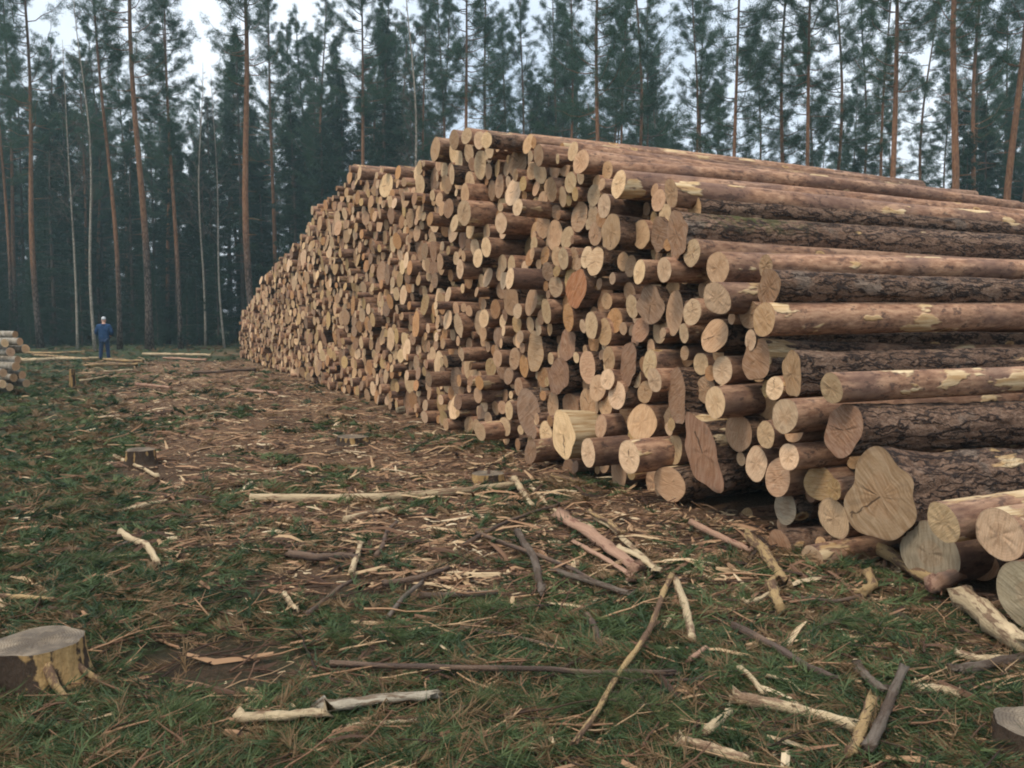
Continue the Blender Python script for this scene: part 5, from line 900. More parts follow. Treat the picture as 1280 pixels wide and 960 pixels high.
def make_pine(seed, h, r0, zc, spread, dense=1.):
    r = np.random.default_rng(seed); root = empty('pine_tree'); P, rad = trunk_pts(h, r0, r)
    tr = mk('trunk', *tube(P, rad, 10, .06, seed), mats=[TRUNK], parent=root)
    S = Soup(); B = []; D = []; rn = []
    at = lambda z: np.array([np.interp(z, P[:, 2], P[:, 0]), np.interp(z, P[:, 2], P[:, 1]), z])
    nb = int(58*dense)
    for k in range(nb):
        u = (k+r.random())/nb; z = zc+(h-zc)*u**.92; az = r.uniform(0, 2*PI); el = R_(r.uniform(-12, 28)+30*u)
        L = spread*(1.0-u**1.7*.82)*r.uniform(.55, 1.15)*(min(1, .55+u*3)); n = 6; s = np.linspace(0, 1, n)
        d = np.array([math.cos(az)*math.cos(el), math.sin(az)*math.cos(el), math.sin(el)])
        Q = at(z)+d[None]*(s*L)[:, None]; Q[:, 2] += .25*L*s**2-.12*L*np.sin(PI*s); Q += r.normal(0, .04*L, (n, 3))*s[:, None]
        S.add(*tube(Q, np.linspace(.028, .007, n)*min(1.2, L), 4, cap=False)[:2])
        for m in range(int(5+L*5.5)):
            a = r.uniform(.22, 1.0); i = min(int(a*(n-1)), n-2); fr_ = a*(n-1)-i; b = Q[i]*(1-fr_)+Q[i+1]*fr_
            dd = d+r.normal(0, .75, 3)+np.array([0, 0, .25]); dd /= np.linalg.norm(dd); sl = L*.30*r.uniform(.4, 1)*(1.15-a*.5)
            for tq in np.linspace(.35, 1, 4):
                c = b+dd*sl*tq; B.append(np.repeat((c+r.normal(0, .05, 3))[None], 15, 0)); D.append(np.repeat(dd[None], 15, 0)); rn.append(np.full(45, r.random()))
    for k in range(16):                                      # dry stubs below the crown
        z = r.uniform(zc*.35, zc); az = r.uniform(0, 2*PI); L = r.uniform(.3, 1.3)
        Q = at(z)+np.linspace(0, 1, 4)[:, None]*np.array([math.cos(az)*L, math.sin(az)*L, r.uniform(-.3, .25)*L])
        S.add(*tube(Q, np.linspace(.018, .005, 4), 4, cap=False)[:2])
    crown(S, np.vstack(B), np.vstack(D), .17, .017, .75, r, np.concatenate(rn), [N_PINE, TRUNK if seed % 2 else DEADB], root); return root
def make_spruce(seed, h, r0, wid, z0=.4, dense=1., name='spruce_tree'):
    r = np.random.default_rng(seed); root = empty(name); P, rad = trunk_pts(h, r0, r, 12, .04)
    S = Soup(); B = []; D = []; rn = []
    nb = int(h*9.5*dense)
    for k in range(nb):
        u = (k+r.random())/nb; z = z0+(h-z0)*u; az = r.uniform(0, 2*PI); L = wid*(1-u)**.8*r.uniform(.6, 1.15)+.12
        d = np.array([math.cos(az), math.sin(az), 0]); n = 5; s = np.linspace(0, 1, n); c0 = np.array([np.interp(z, P[:, 2], P[:, 0]), np.interp(z, P[:, 2], P[:, 1]), z])
        Q = c0+d[None]*(s*L)[:, None]; Q[:, 2] += L*(.28*u-.05)*s-.30*L*s**2*(1-u*.7)+.12*L*s**3
        S.add(*tube(Q, np.linspace(.016, .005, n)*min(1.3, L+.2), 3, cap=False)[:2])
        m = int(6+L*13); a = r.uniform(.12, 1, m)**.8; b = np.stack([np.interp(a, s, Q[:, q]) for q in range(3)], -1)
        sd = np.array([-d[1], d[0], 0]); off = r.uniform(-1, 1, m)*.34*L*(1.1-a); b = b+sd[None]*off[:, None]; b[:, 2] -= np.abs(off)*.25+r.uniform(0, .06, m)
        bb = np.repeat(b, 9, 0)+r.normal(0, .05, (m*9, 3)); B.append(bb); D.append(np.repeat((d*.8+np.array([0, 0, -.45]))[None], m*9, 0)+np.repeat(sd[None]*np.sign(off)[:, None]*.7, 9, 0)); rn.append(np.full(m*27, r.random()))
    mk('trunk', *tube(P, rad, 8, .05, seed), mats=[SPB], parent=root)
    crown(S, np.vstack(B), np.vstack(D), .19, .036, .5, r, np.concatenate(rn), [N_SPR, DEADB], root); return root
def make_birch(seed, h, r0):
    r = np.random.default_rng(seed); root = empty('birch_tree'); P, rad = trunk_pts(h, r0, r, 16, .09)
    V, Q, T = tube(P, rad, 8, .05, seed); mk('trunk', V, Q, T, mats=[BIRCH], attrs={'lc': V[:, [2, 0, 1]]*3+seed}, parent=root)
    S = Soup()
    def twig(b, d, L, rd, lev):
        n = 5; s = np.linspace(0, 1, n); q = b+d[None]*(s*L)[:, None]; q[:, 2] += -.22*L*s**2 if lev else .15*L*s**2; q += r.normal(0, .03*L, (n, 3))*s[:, None]
        S.add(*tube(q, np.linspace(rd, rd*.35, n), 3, cap=False)[:2])
        if lev < 2:
            for _ in range(6 if lev == 0 else 4):
                a = r.uniform(.25, 1); i = min(int(a*4), 3); dd = d+r.normal(0, .55, 3); dd /= np.linalg.norm(dd); twig(q[i]+(q[i+1]-q[i])*(a*4-i), dd, L*r.uniform(.35, .6), rd*.5, lev+1)
    for k in range(30):
        z = h*(.38+.6*k/30); az = r.uniform(0, 2*PI); el = R_(r.uniform(25, 60)); d = np.array([math.cos(az)*math.cos(el), math.sin(az)*math.cos(el), math.sin(el)])
        twig(np.array([np.interp(z, P[:, 2], P[:, 0]), np.interp(z, P[:, 2], P[:, 1]), z]), d, (1-k/34)*r.uniform(1.2, 2.2), .02, 0)
    V, Q, _ = S.out(); mk('crown', V, Q, mats=[DEADB], parent=root); return root
def place(proto, used, loc, rz, s, lean, label, cat, group):
    o = proto if id(proto) not in used else copy_tree(proto); used.add(id(proto))
    o.location = loc; o.rotation_euler = (lean[1], lean[0], rz) if False else Euler((0, 0, 0)); o.scale = (s, s, s)
    o.rotation_euler = (Matrix.Rotation(lean[0], 3, 'Y') @ Matrix.Rotation(lean[1], 3, 'X') @ Matrix.Rotation(rz, 3, 'Z')).to_euler()
    tag(o, label, cat, group); return o
PINES = [make_pine(41, 25, .17, 11.5, 2.8), make_pine(42, 24, .15, 9.5, 3.0, 1.1), make_pine(43, 26, .19, 12.5, 2.7), make_pine(44, 22, .13, 10.0, 2.3, .9), make_pine(45, 25, .16, 14.0, 2.9), make_pine(46, 23, .14, 8.0, 2.7, 1.1)]
SPRUCES = [make_spruce(51, 17, .15, 2.3), make_spruce(52, 13, .12, 2.1), make_spruce(53, 20, .17, 2.5, 1.5), make_spruce(54, 9, .08, 1.6, .2)]
BIRCHES = [make_birch(61, 19, .085), make_birch(62, 17, .07)]
USED = set(); tr = np.random.default_rng(77)
def spot(px, Y): x = (px-640)/F*Y; return (x, Y, gz1(x, Y)-.03)
HAND = [  # px of the trunk, distance, which pine, scale, lean (px shift over the frame), label
 (15, 56, 3, 1, 0, 'slim grey pine at the forest edge behind the small birch stack'), (51, 50, 0, 1, -3, 'orange-trunked pine standing between the small birch stack and the blue-jacketed person'),
 (150, 47, 3, 1.05, -17, 'leaning slim pine just behind the person in blue'), (187, 46, 2, 1, -7, 'straight stout pine with a tiny paint mark, right of the person in blue'),
 (226, 48, 3, 1, -14, 'slim leaning pine two trunks right of the person in blue'), (320, 42, 2, .95, -8, 'stout orange-brown pine rising beside the far end of the log pile'),
 (345, 60, 0, 1, -2, 'dark pine deeper in the wood just beyond the stout orange-brown one'), (410, 58, 5, 1, 0, 'dark-crowned pine above the lowest step of the pile'),
 (458, 50, 4, .9, -2, 'bare-stemmed pinkish pine rising over the pile left shoulder'), (475, 62, 1, 1, 0, 'far thin pine right of the bare-stemmed pinkish one'), (528, 55, 3, 1, 2, 'dark thin pine touching the white birch above the pile'),
 (585, 50, 4, .95, -2, 'reddish-stemmed pine exactly over the highest log ends'), (608, 58, 0, 1, 0, 'dark pine next right of the reddish-stemmed one'), (650, 58, 5, 1, 3, 'bushy dark pine over the crest of the pile'),
 (690, 60, 1, 1, 0, 'full-crowned pine behind the middle of the top row'), (745, 42, 0, .92, 0, 'orange-stemmed pine over the upper end of the slope'), (772, 55, 3, 1, 2, 'slim dark pine next right of the orange-stemmed one over the slope'),
 (795, 50, 1, 1, 0, 'grey-stemmed pine just left of the wide sky gap'), (806, 57, 3, 1, 3, 'thin pine at the left edge of the wide sky gap'), (862, 52, 5, .97, 0, 'double-stemmed looking pine at the right edge of the wide sky gap'),
 (870, 55, 3, 1, 0, 'thin pine almost touching the one at the right edge of the wide sky gap'), (912, 41, 1, .9, 0, 'tall grey pine with layered crown, first past the sky gap'), (972, 45, 5, .97, 0, 'bushy-crowned pine between the layered grey and the thin orange ones'),
 (1000, 42, 4, .85, 4, 'thin orange pine with a high crown over the far log ends'), (1040, 50, 1, 1, 0, 'grey pine over the cut-off far ends of the top logs'), (1083, 44, 3, .85, 14, 'very slender pale pine leaning to the orange one beside it'),
 (1105, 37, 2, .85, 4, 'bright orange pine right of the slender pale one'), (1178, 33, 2, .88, 5, 'stoutest orange pine behind the right end of the pile'), (1203, 46, 0, .95, 3, 'dark crooked pine close right of the stoutest orange one'),
 (1256, 35, 2, .86, 6, 'orange pine at the right border in front of dark spruces'), (1272, 50, 5, 1, 0, 'dark pine at the right border behind the orange one'), (1146, 56, 1, .95, 0, 'greyish pine in the gap between the two brightest orange pines'),
 (942, 60, 5, .95, 0, 'far dull pine over the middle of the log tops'), (715, 50, 3, 1, 0, 'thin dark pine above the pink crest logs'), (560, 63, 5, 1, 0, 'far bushy pine above the top left corner of the log stack'), (380, 66, 1, 1, 0, 'far green pine above the end steps of the pile')]
for px, Y, k, s, ln, lab in HAND:
    place(PINES[k], USED, spot(px, Y), tr.uniform(0, 6.28), s*tr.uniform(.97, 1.03), (ln/380*1.0, tr.normal(0, .008)), lab, 'tree', 'pines of the forest edge')
for px, Y, k, s, ln, lab in [(97, 47, 1, .95, -8, 'thin white birch left of the person in blue'), (119, 45, 0, .95, -3, 'white birch rising straight from behind the person in blue'), (281, 50, 1, .9, -6, 'thin crooked birch left of the stout orange-brown pine'),
        (517, 42, 0, 1, 0, 'white birch rising over the left shoulder of the log pile'), (257, 54, 0, .9, 2, 'faint thin birch between two leaning pines')]:
    place(BIRCHES[k], USED, spot(px, Y), tr.uniform(0, 6.28), s, (ln/380, 0), lab, 'tree', 'birches of the forest edge')
def rows(protos, n, p0, p1, y0, y1, s0, s1, lab, group, mind=1.3, cat='tree'):
    pts = []; tries = 0
    while len(pts) < n and tries < n*60:
        tries += 1; px = tr.uniform(p0, p1); Y = tr.uniform(y0, y1); x = (px-640)/F*Y
        if all((x-a)**2+(Y-b)**2 > mind**2 for a, b in pts):
            pts.append((x, Y)); place(protos[tr.integers(len(protos))], USED, (x, Y, gz1(x, Y)-.03), tr.uniform(0, 6.28), tr.uniform(s0, s1), (tr.normal(0, .012), tr.normal(0, .012)), lab, cat, group)
rows([PINES[i] for i in (0, 1, 3, 5)], 64, -160, 600, 58, 98, .85, 1.05, 'distant pine deep in the wood behind the far end of the pile', 'distant pines on the person side', 1.8)
rows([PINES[i] for i in (0, 1, 3, 5)], 20, 600, 820, 58, 95, .85, 1.02, 'distant pine in the dense row above the crest of the pile', 'distant pines above the crest', 1.8)
rows([PINES[i] for i in (1, 3, 5)], 9, 885, 1240, 52, 90, .8, .98, 'distant pine seen against the sky beyond the log tops', 'distant pines beyond the log tops', 2.2)
rows([PINES[i] for i in (1, 5, 0)], 18, 1190, 1480, 45, 85, .85, 1, 'distant dark pine among the spruces past the right end of the pile', 'distant pines past the pile end', 2)
rows(SPRUCES[:3], 120, -170, 500, 53, 105, .75, 1.1, 'dark spruce in the thicket behind the clearing', 'spruces behind the clearing', 1.5)
rows(SPRUCES[:3], 26, 440, 760, 56, 88, .65, .95, 'dark spruce half hidden behind the crest of the pile', 'spruces behind the crest', 1.7)
rows([SPRUCES[1], SPRUCES[3]], 7, 840, 1190, 48, 66, .8, 1.0, 'small spruce peeping over the log tops', 'small spruces over the log tops', 2.5)
rows(SPRUCES[:2], 20, 1195, 1480, 42, 70, .8, 1.05, 'dark spruce crowding past the right end of the pile', 'spruces past the pile end', 1.5)
rows([SPRUCES[3]], 44, -130, 470, 48, 58, .2, .75, 'young low spruce with branches to the ground at the edge of the clearing', 'young spruces along the clearing', 1.0)
# ------------------------------------------------------------------ small stack of birch logs at the left edge
def birch_log(px, py, Y, dia, L, label, yaw=-28, pale=1):
    e = at_depth(px, py, Y); g = log_geo(dia/2, .95, L, 22, 10, 0, .5, 'pale' if pale else 'tan', 30000+px*7+py, bend=(0, .01))
    o = mk('birch_log', *g[0][:3], mats=[BIRCH], attrs={'lc': g[0][3]['lc']*2}); mk('cut_face', *g[1][:3], mats=[END], attrs=g[1][3], parent=o)
    a = R_(yaw); o.matrix_world = Matrix.Translation(Vector(e)) @ Euler((0, R_(rng.normal(0, .6)), a+PI), 'XYZ').to_matrix().to_4x4()
    tag(o, label, 'log', 'birch logs of the small stack')
for px, py, dy, di, lab in [(19, 418, .1, .17, 'topmost whitish log of the small birch stack'), (25, 427, -.1, .19, 'grey-white log second from the top of the small birch stack'), (6, 429, -.3, .20, 'orange-tinted log end right under the top of the small birch stack'),
        (32, 436, .05, .22, 'fat pale log sticking farthest out of the upper small stack'), (13, 440, -.25, .21, 'round log end in the middle of the small birch stack'), (22, 450, -.05, .19, 'pale-ended log below the fat pale one of the small stack'),
        (20, 458, -.25, .22, 'greenish-barked log of the small birch stack at knee height'), (28, 469, .1, .21, 'dark-ended log low at the outer side of the small birch stack'), (17, 472, -.2, .20, 'low inner log of the small birch stack'),
        (33, 479, .0, .2, 'bottom outer log of the small birch stack resting on moss'), (12, 484, -.3, .19, 'bottom front log of the small birch stack'), (4, 466, -.5, .2, 'front log end of the small birch stack close to the border'), (3, 480, -.6, .2, 'lowest front log end of the small birch stack')]:
    birch_log(px, py, 18.6+dy*1.6, di*.86, 3.0, lab, pale=px % 3 == 0)
# ------------------------------------------------------------------ sticks, poles, slabs and bark lying about
def stick(name, pts, wd, mat, label, cat='stick', group=None, seg=9, flat=1., lift=0., taper=.75, n=None, wob=.16, kink=.012):
    """pts: pixels of the photograph the piece lies at; wd: its width there in pixels"""
    G = [on_ground(x, y) for x, y in pts]
    for _ in range(2): G = [on_ground(x, y, gz1(g[0], g[1])) for (x, y), g in zip(pts, G)]
    G = np.array(G); dist = np.hypot(G[:, 0], G[:, 1])+.01; r = wd/F*dist.mean()/2
    n = n or 16; s = np.linspace(0, len(G)-1, n); P = np.stack([np.interp(s, range(len(G)), G[:, k]) for k in range(2)]+[s*0], -1)
    sd = sum(ord(c) for c in label)*13 % 9973; L = np.linalg.norm(P[-1]-P[0])
    P[:, :2] += np.stack([n2(P[:, 0], P[:, 1], 2.2, sd), n2(P[:, 0], P[:, 1], 2.2, sd+5)], -1)*kink*min(L, 1.5)*1.5
    P[:, 2] = gz(P[:, 0], P[:, 1])
    P[:, 2] = np.maximum(P[:, 2], np.linspace(P[:3, 2].mean(), P[-3:, 2].mean(), n))+r*.8*flat+lift+.012+.03*(dist.mean() < 7)
    rad = r*np.linspace(1, taper, n)*(1+.08*np.sin(np.arange(n)*2.1+sd))
    V, Q, T = tube(P, rad, seg, wob, sd % 50)
    c = np.repeat(P, seg, 0); c = np.vstack([c, P[:1], P[-1:]])
    if flat < 1: V[:, 2] = c[:, 2]+(V[:, 2]-c[:, 2])*flat
    if cat != 'log': V[:seg] += rng.normal(0, r*.35, (seg, 3)); V[(n-1)*seg:n*seg] += rng.normal(0, r*.5, (seg, 3))
    sl = np.concatenate([[0], np.cumsum(np.linalg.norm(np.diff(P, axis=0), axis=1))]); sl = np.append(np.repeat(sl, seg), [0, sl[-1]])
    lc = np.stack([sl, (V[:, 2]-c[:, 2])*2.2, (V[:, 0]-c[:, 0]-V[:, 1]+c[:, 1])*1.6], -1)+sd
    o = mk(name, V, Q, T, mats=[mat], attrs={'lc': lc}); c0 = Vector(P.mean(0)); o.data.transform(Matrix.Translation(-c0)); o.location = c0
    return tag(o, label, cat, group)
GS = 'loose sticks on the clearing floor'
stick('birch_pole', [(314, 629), (480, 628), (600, 617), (641, 611)], 11, W_PALE, 'long pale stripped pole lying across the track', 'log', seg=12, wob=.06, kink=.006)
stick('stick', [(412, 852), (560, 858), (720, 866), (845, 866)], 8, W_BRN, 'long thin dark stick lying level in the near greenery', group=GS, lift=.035)
stick('wood_slab', [(300, 921), (360, 918), (412, 915)], 19, W_PALE, 'short yellow-white split slab nearest the camera', 'slab', lift=.02, flat=.6, wob=.25)
stick('wood_slab', [(398, 906), (470, 897), (545, 890)], 26, W_SLAB, 'broad grey weathered slab behind the yellow-white split one', 'slab', lift=.02, flat=.45, wob=.3)
stick('wood_slab', [(434, 921), (480, 919), (520, 916)], 9, W_PALE, 'narrow whitish sliver beside the grey weathered slab', 'slab', flat=.6, wob=.25)
stick('stick', [(914, 890), (990, 906), (1071, 929)], 16, W_PALE, 'straight cream peeled pole piece in the near greenery', group=GS, seg=12, wob=.06, taper=.9)
stick('stick', [(848, 948), (880, 957), (935, 972)], 18, W_PALE, 'cream peeled pole piece cut off by the bottom border', group=GS, seg=12, wob=.06)
stick('stick', [(1084, 965), (1108, 908), (1130, 856)], 14, W_GRY, 'grey-brown stick pointing away from the bottom border', group=GS, lift=.02)
stick('stick', [(1062, 968), (1082, 928), (1092, 888)], 15, W_YEL, 'yellow knobbly stick beside the grey-brown one', group=GS, wob=.3)
stick('branch', [(916, 797), (970, 825), (1010, 850), (1046, 866)], 11, W_BRN, 'brown knotty branch in front of the near corner', 'branch', group=GS)
stick('branch', [(842, 738), (815, 808), (770, 880), (718, 955)], 9, W_YEL, 'long yellowish branch reaching down from the fork', 'branch', group=GS, lift=.03, n=24, taper=.6)
stick('branch', [(842, 738), (856, 775), (862, 816)], 12, W_PALE, 'short white arm of the forked branch', 'branch', group=GS)
for k, (a, b, w, m, l) in enumerate([((700, 655), (800, 725), 24, W_PNK, 'broad pink torn bark strip in the middle of the clearing'), ((742, 655), (822, 728), 11, W_PALE, 'pale strip along the upper edge of the broad pink bark'), ((715, 690), (790, 738), 10, W_PNK, 'narrow pink strip along the lower edge of the broad pink bark'), ((770, 700), (822, 732), 14, W_PALE, 'cream splinter at the near end of the broad pink bark'), ((735, 653), (775, 683), 9, W_YEL, 'yellow splinter at the far end of the broad pink bark')]):
    stick('bark_strip', [a, ((a[0]+b[0])/2+4, (a[1]+b[1])/2-2), b], w, m, l, 'bark strip', group='torn bark strips', flat=.45, wob=.3, lift=.01*k)
stick('stick', [(640, 603), (652, 622), (667, 641)], 10, W_PALE, 'short pale stick at the end of the long stripped pole', group=GS)
stick('stick', [(655, 604), (690, 640), (742, 665)], 6, W_PALE, 'thin pale stick leading from the stripped pole to the pink bark', group=GS)
stick('branch', [(645, 676), (664, 710), (680, 755)], 11, W_GRY, 'crooked grey-white branch left of the pink bark', 'branch', group=GS, wob=.3)
stick('branch', [(598, 676), (680, 712), (790, 757)], 6, W_BRN, 'long thin brown branch crossing the crooked grey-white one', 'branch', group=GS)
stick('branch', [(690, 725), (745, 745), (790, 757)], 9, W_GRY, 'grey broken piece under the long thin brown branch', 'branch', group=GS)
stick('stick', [(439, 727), (446, 708), (452, 690)], 8, W_PALE, 'short pale upright-looking stick in the mid clearing', group=GS)
stick('stick', [(384, 781), (415, 755), (445, 735)], 6, W_BRN, 'thin brown stick below the short pale upright-looking one', group=GS)
stick('stick', [(360, 704), (400, 709), (446, 708)], 11, W_BRN, 'dark round stick half sunk in greenery', group=GS)
stick('stick', [(163, 675), (185, 693), (203, 716)], 9, W_PALE, 'crooked whitish stick on the green side of the track', group=GS, wob=.35, kink=.05)
stick('stick', [(135, 701), (150, 690), (165, 683)], 4, W_GRY, 'thin grey twig beside the crooked whitish stick', group=GS)
stick('stick', [(478, 742), (520, 735), (560, 722)], 8, W_BRN, 'brown stick among the brushwood heap', group=GS)
stick('stick', [(485, 785), (505, 760), (530, 738)], 7, W_GRY, 'greyish stick leaning out of the brushwood heap', group=GS)
stick('stick', [(525, 757), (570, 757), (620, 752)], 9, W_GRY, 'smooth grey stick right of the brushwood heap', group=GS)
stick('stick', [(470, 705), (483, 680), (495, 660)], 6, W_BRN, 'thin reddish stick at the back of the brushwood heap', group=GS)
stick('stick', [(0, 757), (40, 760), (70, 762)], 7, W_YEL, 'yellowish stick above the big stump at the border', group=GS)
stick('stick', [(140, 571), (165, 583), (198, 600)], 5, W_PALE, 'thin whitish stick in front of the small dark stump', group=GS)
stick('stick', [(580, 692), (640, 660), (700, 640)], 5, W_BRN, 'thin dark stick near the end of the stripped pole', group=GS)
stick('stick', [(865, 663), (915, 690), (940, 700)], 9, W_PNK, 'pinkish bark-covered stick before the dark hollow', group=GS)
stick('branch', [(936, 684), (962, 715), (978, 745)], 15, W_YEL, 'thick yellow broken branch before the near corner', 'branch', group=GS, wob=.35)
stick('branch', [(962, 742), (968, 760), (975, 778)], 14, W_YEL, 'short yellow chunk beside the thick yellow broken branch', 'branch', group=GS, wob=.4)
stick('stick', [(930, 766), (950, 760), (972, 745)], 6, W_PALE, 'white splinter beside the short yellow chunk', group=GS)
stick('branch', [(1085, 692), (1115, 712), (1150, 735), (1175, 748)], 17, W_YEL, 'crooked thick yellow branch under the near corner of the pile', 'branch', group=GS, wob=.25, kink=.04)
stick('branch', [(1165, 757), (1195, 745), (1228, 727)], 19, W_PNK, 'pinkish stub of branch propped at the near corner', 'branch', group=GS, lift=.04, wob=.1)
stick('branch', [(1198, 765), (1240, 800), (1290, 840)], 30, W_PALE, 'heavy pale peeled branch running out at the right border', 'branch', group=GS, wob=.18)
stick('branch', [(1085, 730), (1090, 745), (1075, 757)], 13, W_YEL, 'small yellow chunk under the crooked thick yellow branch', 'branch', group=GS, wob=.4)
stick('stick', [(1190, 856), (1235, 848), (1292, 836)], 13, W_GRY, 'grey stick lying below the heavy pale branch', group=GS)
stick('stick', [(1192, 832), (1225, 840), (1275, 838)], 10, W_PALE, 'pale sliver between the heavy pale branch and the grey stick', group=GS)
stick('stick', [(1070, 850), (1085, 868), (1105, 882)], 13, W_GRY, 'short dark grey stick near the cream pole piece', group=GS)
stick('stick', [(1150, 880), (1175, 878), (1200, 885)], 12, W_PALE, 'pale chunk before the dark corner stump', group=GS, wob=.35)
stick('stick', [(958, 858), (985, 865), (1000, 878)], 5, W_PALE, 'thin white forked twig in the near greenery', group=GS)
stick('stick', [(925, 850), (945, 870), (955, 885)], 8, W_PALE, 'white chip just left of the thin forked twig', group=GS)
stick('stick', [(880, 935), (898, 920), (912, 905)], 13, W_PALE, 'stubby cream stick beside the two cream pole pieces', group=GS)
stick('stick', [(915, 915), (960, 928), (1040, 932)], 6, W_YEL, 'thin yellow stick under the straight cream pole piece', group=GS)
stick('stick', [(1000, 760), (1040, 765), (1075, 757)], 6, W_BRN, 'thin brown twig under the near corner logs', group=GS)
stick('stick', [(860, 840), (872, 832), (884, 822)], 7, W_PNK, 'small pinkish stick left of the brown knotty branch', group=GS)
stick('stick', [(735, 780), (746, 800), (752, 822)], 9, W_BRN, 'short brown stick near the long yellowish branch', group=GS)
stick('stick', [(575, 795), (650, 812), (710, 825)], 5, W_BRN, 'thin brown twig over the near greenery', group=GS)
stick('stick', [(740, 872), (800, 866), (880, 862)], 5, W_BRN, 'thin dark twig behind the cream pole pieces', group=GS)
stick('stick', [(355, 755), (362, 765), (372, 776)], 8, W_PALE, 'tiny pale stick left of the thin brown one', group=GS)
stick('stick', [(497, 517), (520, 516), (545, 513)], 9, W_PALE, 'pale log splinter at the foot of the pile face', group=GS)
stick('stick', [(430, 655), (470, 645), (490, 640)], 8, W_PALE, 'short pale stick in front of the long stripped pole', group=GS)
stick('stick', [(150, 645), (180, 636), (210, 631)], 7, W_PALE, 'pale crooked stick on the track edge', group=GS)
stick('stick', [(690, 598), (720, 607), (745, 612)], 7, W_YEL, 'yellow stick close to the far-out foot log', group=GS)
stick('stick', [(1015, 662), (1010, 690), (1000, 715)], 5, W_BRN, 'thin dark stick leaning at the near corner', group=GS) if False else None
for a, b, w, l, m in [((25, 455), (70, 453), 5, 'whitish pole sticking out of the foot of the small birch stack', W_PALE), ((35, 444), (105, 442), 3, 'far pale pole left of the person in blue', W_YEL), ((40, 447), (112, 452), 3, 'far yellow slab in front of the first far pole', W_YEL), ((70, 452), (125, 451), 3.5, 'pale slab right at the feet of the person', W_PALE), ((105, 461), (172, 459), 3.5, 'yellow slab just before the person', W_YEL),
        ((130, 453), (180, 455), 3.5, 'orange slab right of the person in blue', W_YEL), ((180, 446), (262, 447), 4, 'long pale slab between the person and the pile end', W_PALE), ((205, 451), (258, 453), 3, 'short tan slab below the long pale one', W_PNK), ((100, 480), (135, 475), 2.5, 'thin whitish pole behind the upright stake', W_PALE), ((130, 468), (165, 466), 2.5, 'thin tan slab right of the upright stake', W_PALE),
        ((240, 470), (320, 466), 4, 'brown pole lying before the far pile end', W_BRN), ((310, 493), (350, 497), 4, 'tan strip before the far pile end', W_PNK), ((170, 485), (215, 490), 4, 'tan strip in the middle of the far track', W_PNK)]:
    stick('pole', [a, ((a[0]+b[0])/2, (a[1]+b[1])/2+.3), b], w, m, l, 'pole', group='poles and slabs on the far clearing', lift=.05)
# ------------------------------------------------------------------ stumps
def m_stump():
    t = NT('stump_side', .85, .2); v = t.obj(); rg = t.attr('ridge'); st = t.noise(scl(t, v, (1, 1, .2)), 45, 4, .7); n = t.noise(v, 14, 4, .65)
    y = t.mix(st, (.17, .092, .032), (.50, .325, .14)); bk = t.mix(st, (.02, .014, .01), (.075, .048, .03))
    t.color(t.mix(t.step(t.math('ADD', rg, t.math('MULTIPLY', t.math('SUBTRACT', n, .5), 1.1)), .42, .55), bk, y)); t.bump(t.math('ADD', st, n), .02, .8); return t.m
def m_stumptop(name, a, b, d):
    t = NT(name, .85, .15); v = t.obj(); n = t.noise(v, 7, 4, .6); w = t.noise(v, 30, 4, .7)
    sep = t.node('ShaderNodeSeparateXYZ'); t.l.new(v, sep.inputs[0]); r = t.math('SQRT', t.math('ADD', t.math('MULTIPLY', sep.outputs[0], sep.outputs[0]), t.math('MULTIPLY', sep.outputs[1], sep.outputs[1])))
    ring = t.math('SINE', t.math('MULTIPLY', t.math('ADD', r, t.math('MULTIPLY', n, .03)), 520))
    c = t.mix(t.step(n, .36, .62), a, b); c = t.mix(t.step(w, .55, .72, 0, .8), c, d); c = t.mix(t.step(ring, 0, 1, 0, .5), c, d); t.color(c); t.bump(w, .008, .6); return t.m
ST_SIDE = m_stump(); ST_TOP = m_stumptop('weathered_cut_top', (.11, .088, .066), (.235, .185, .13), (.055, .036, .024)); ST_TOP2 = m_stumptop('dark_cut_top', (.10, .08, .06), (.24, .18, .12), (.05, .035, .025))
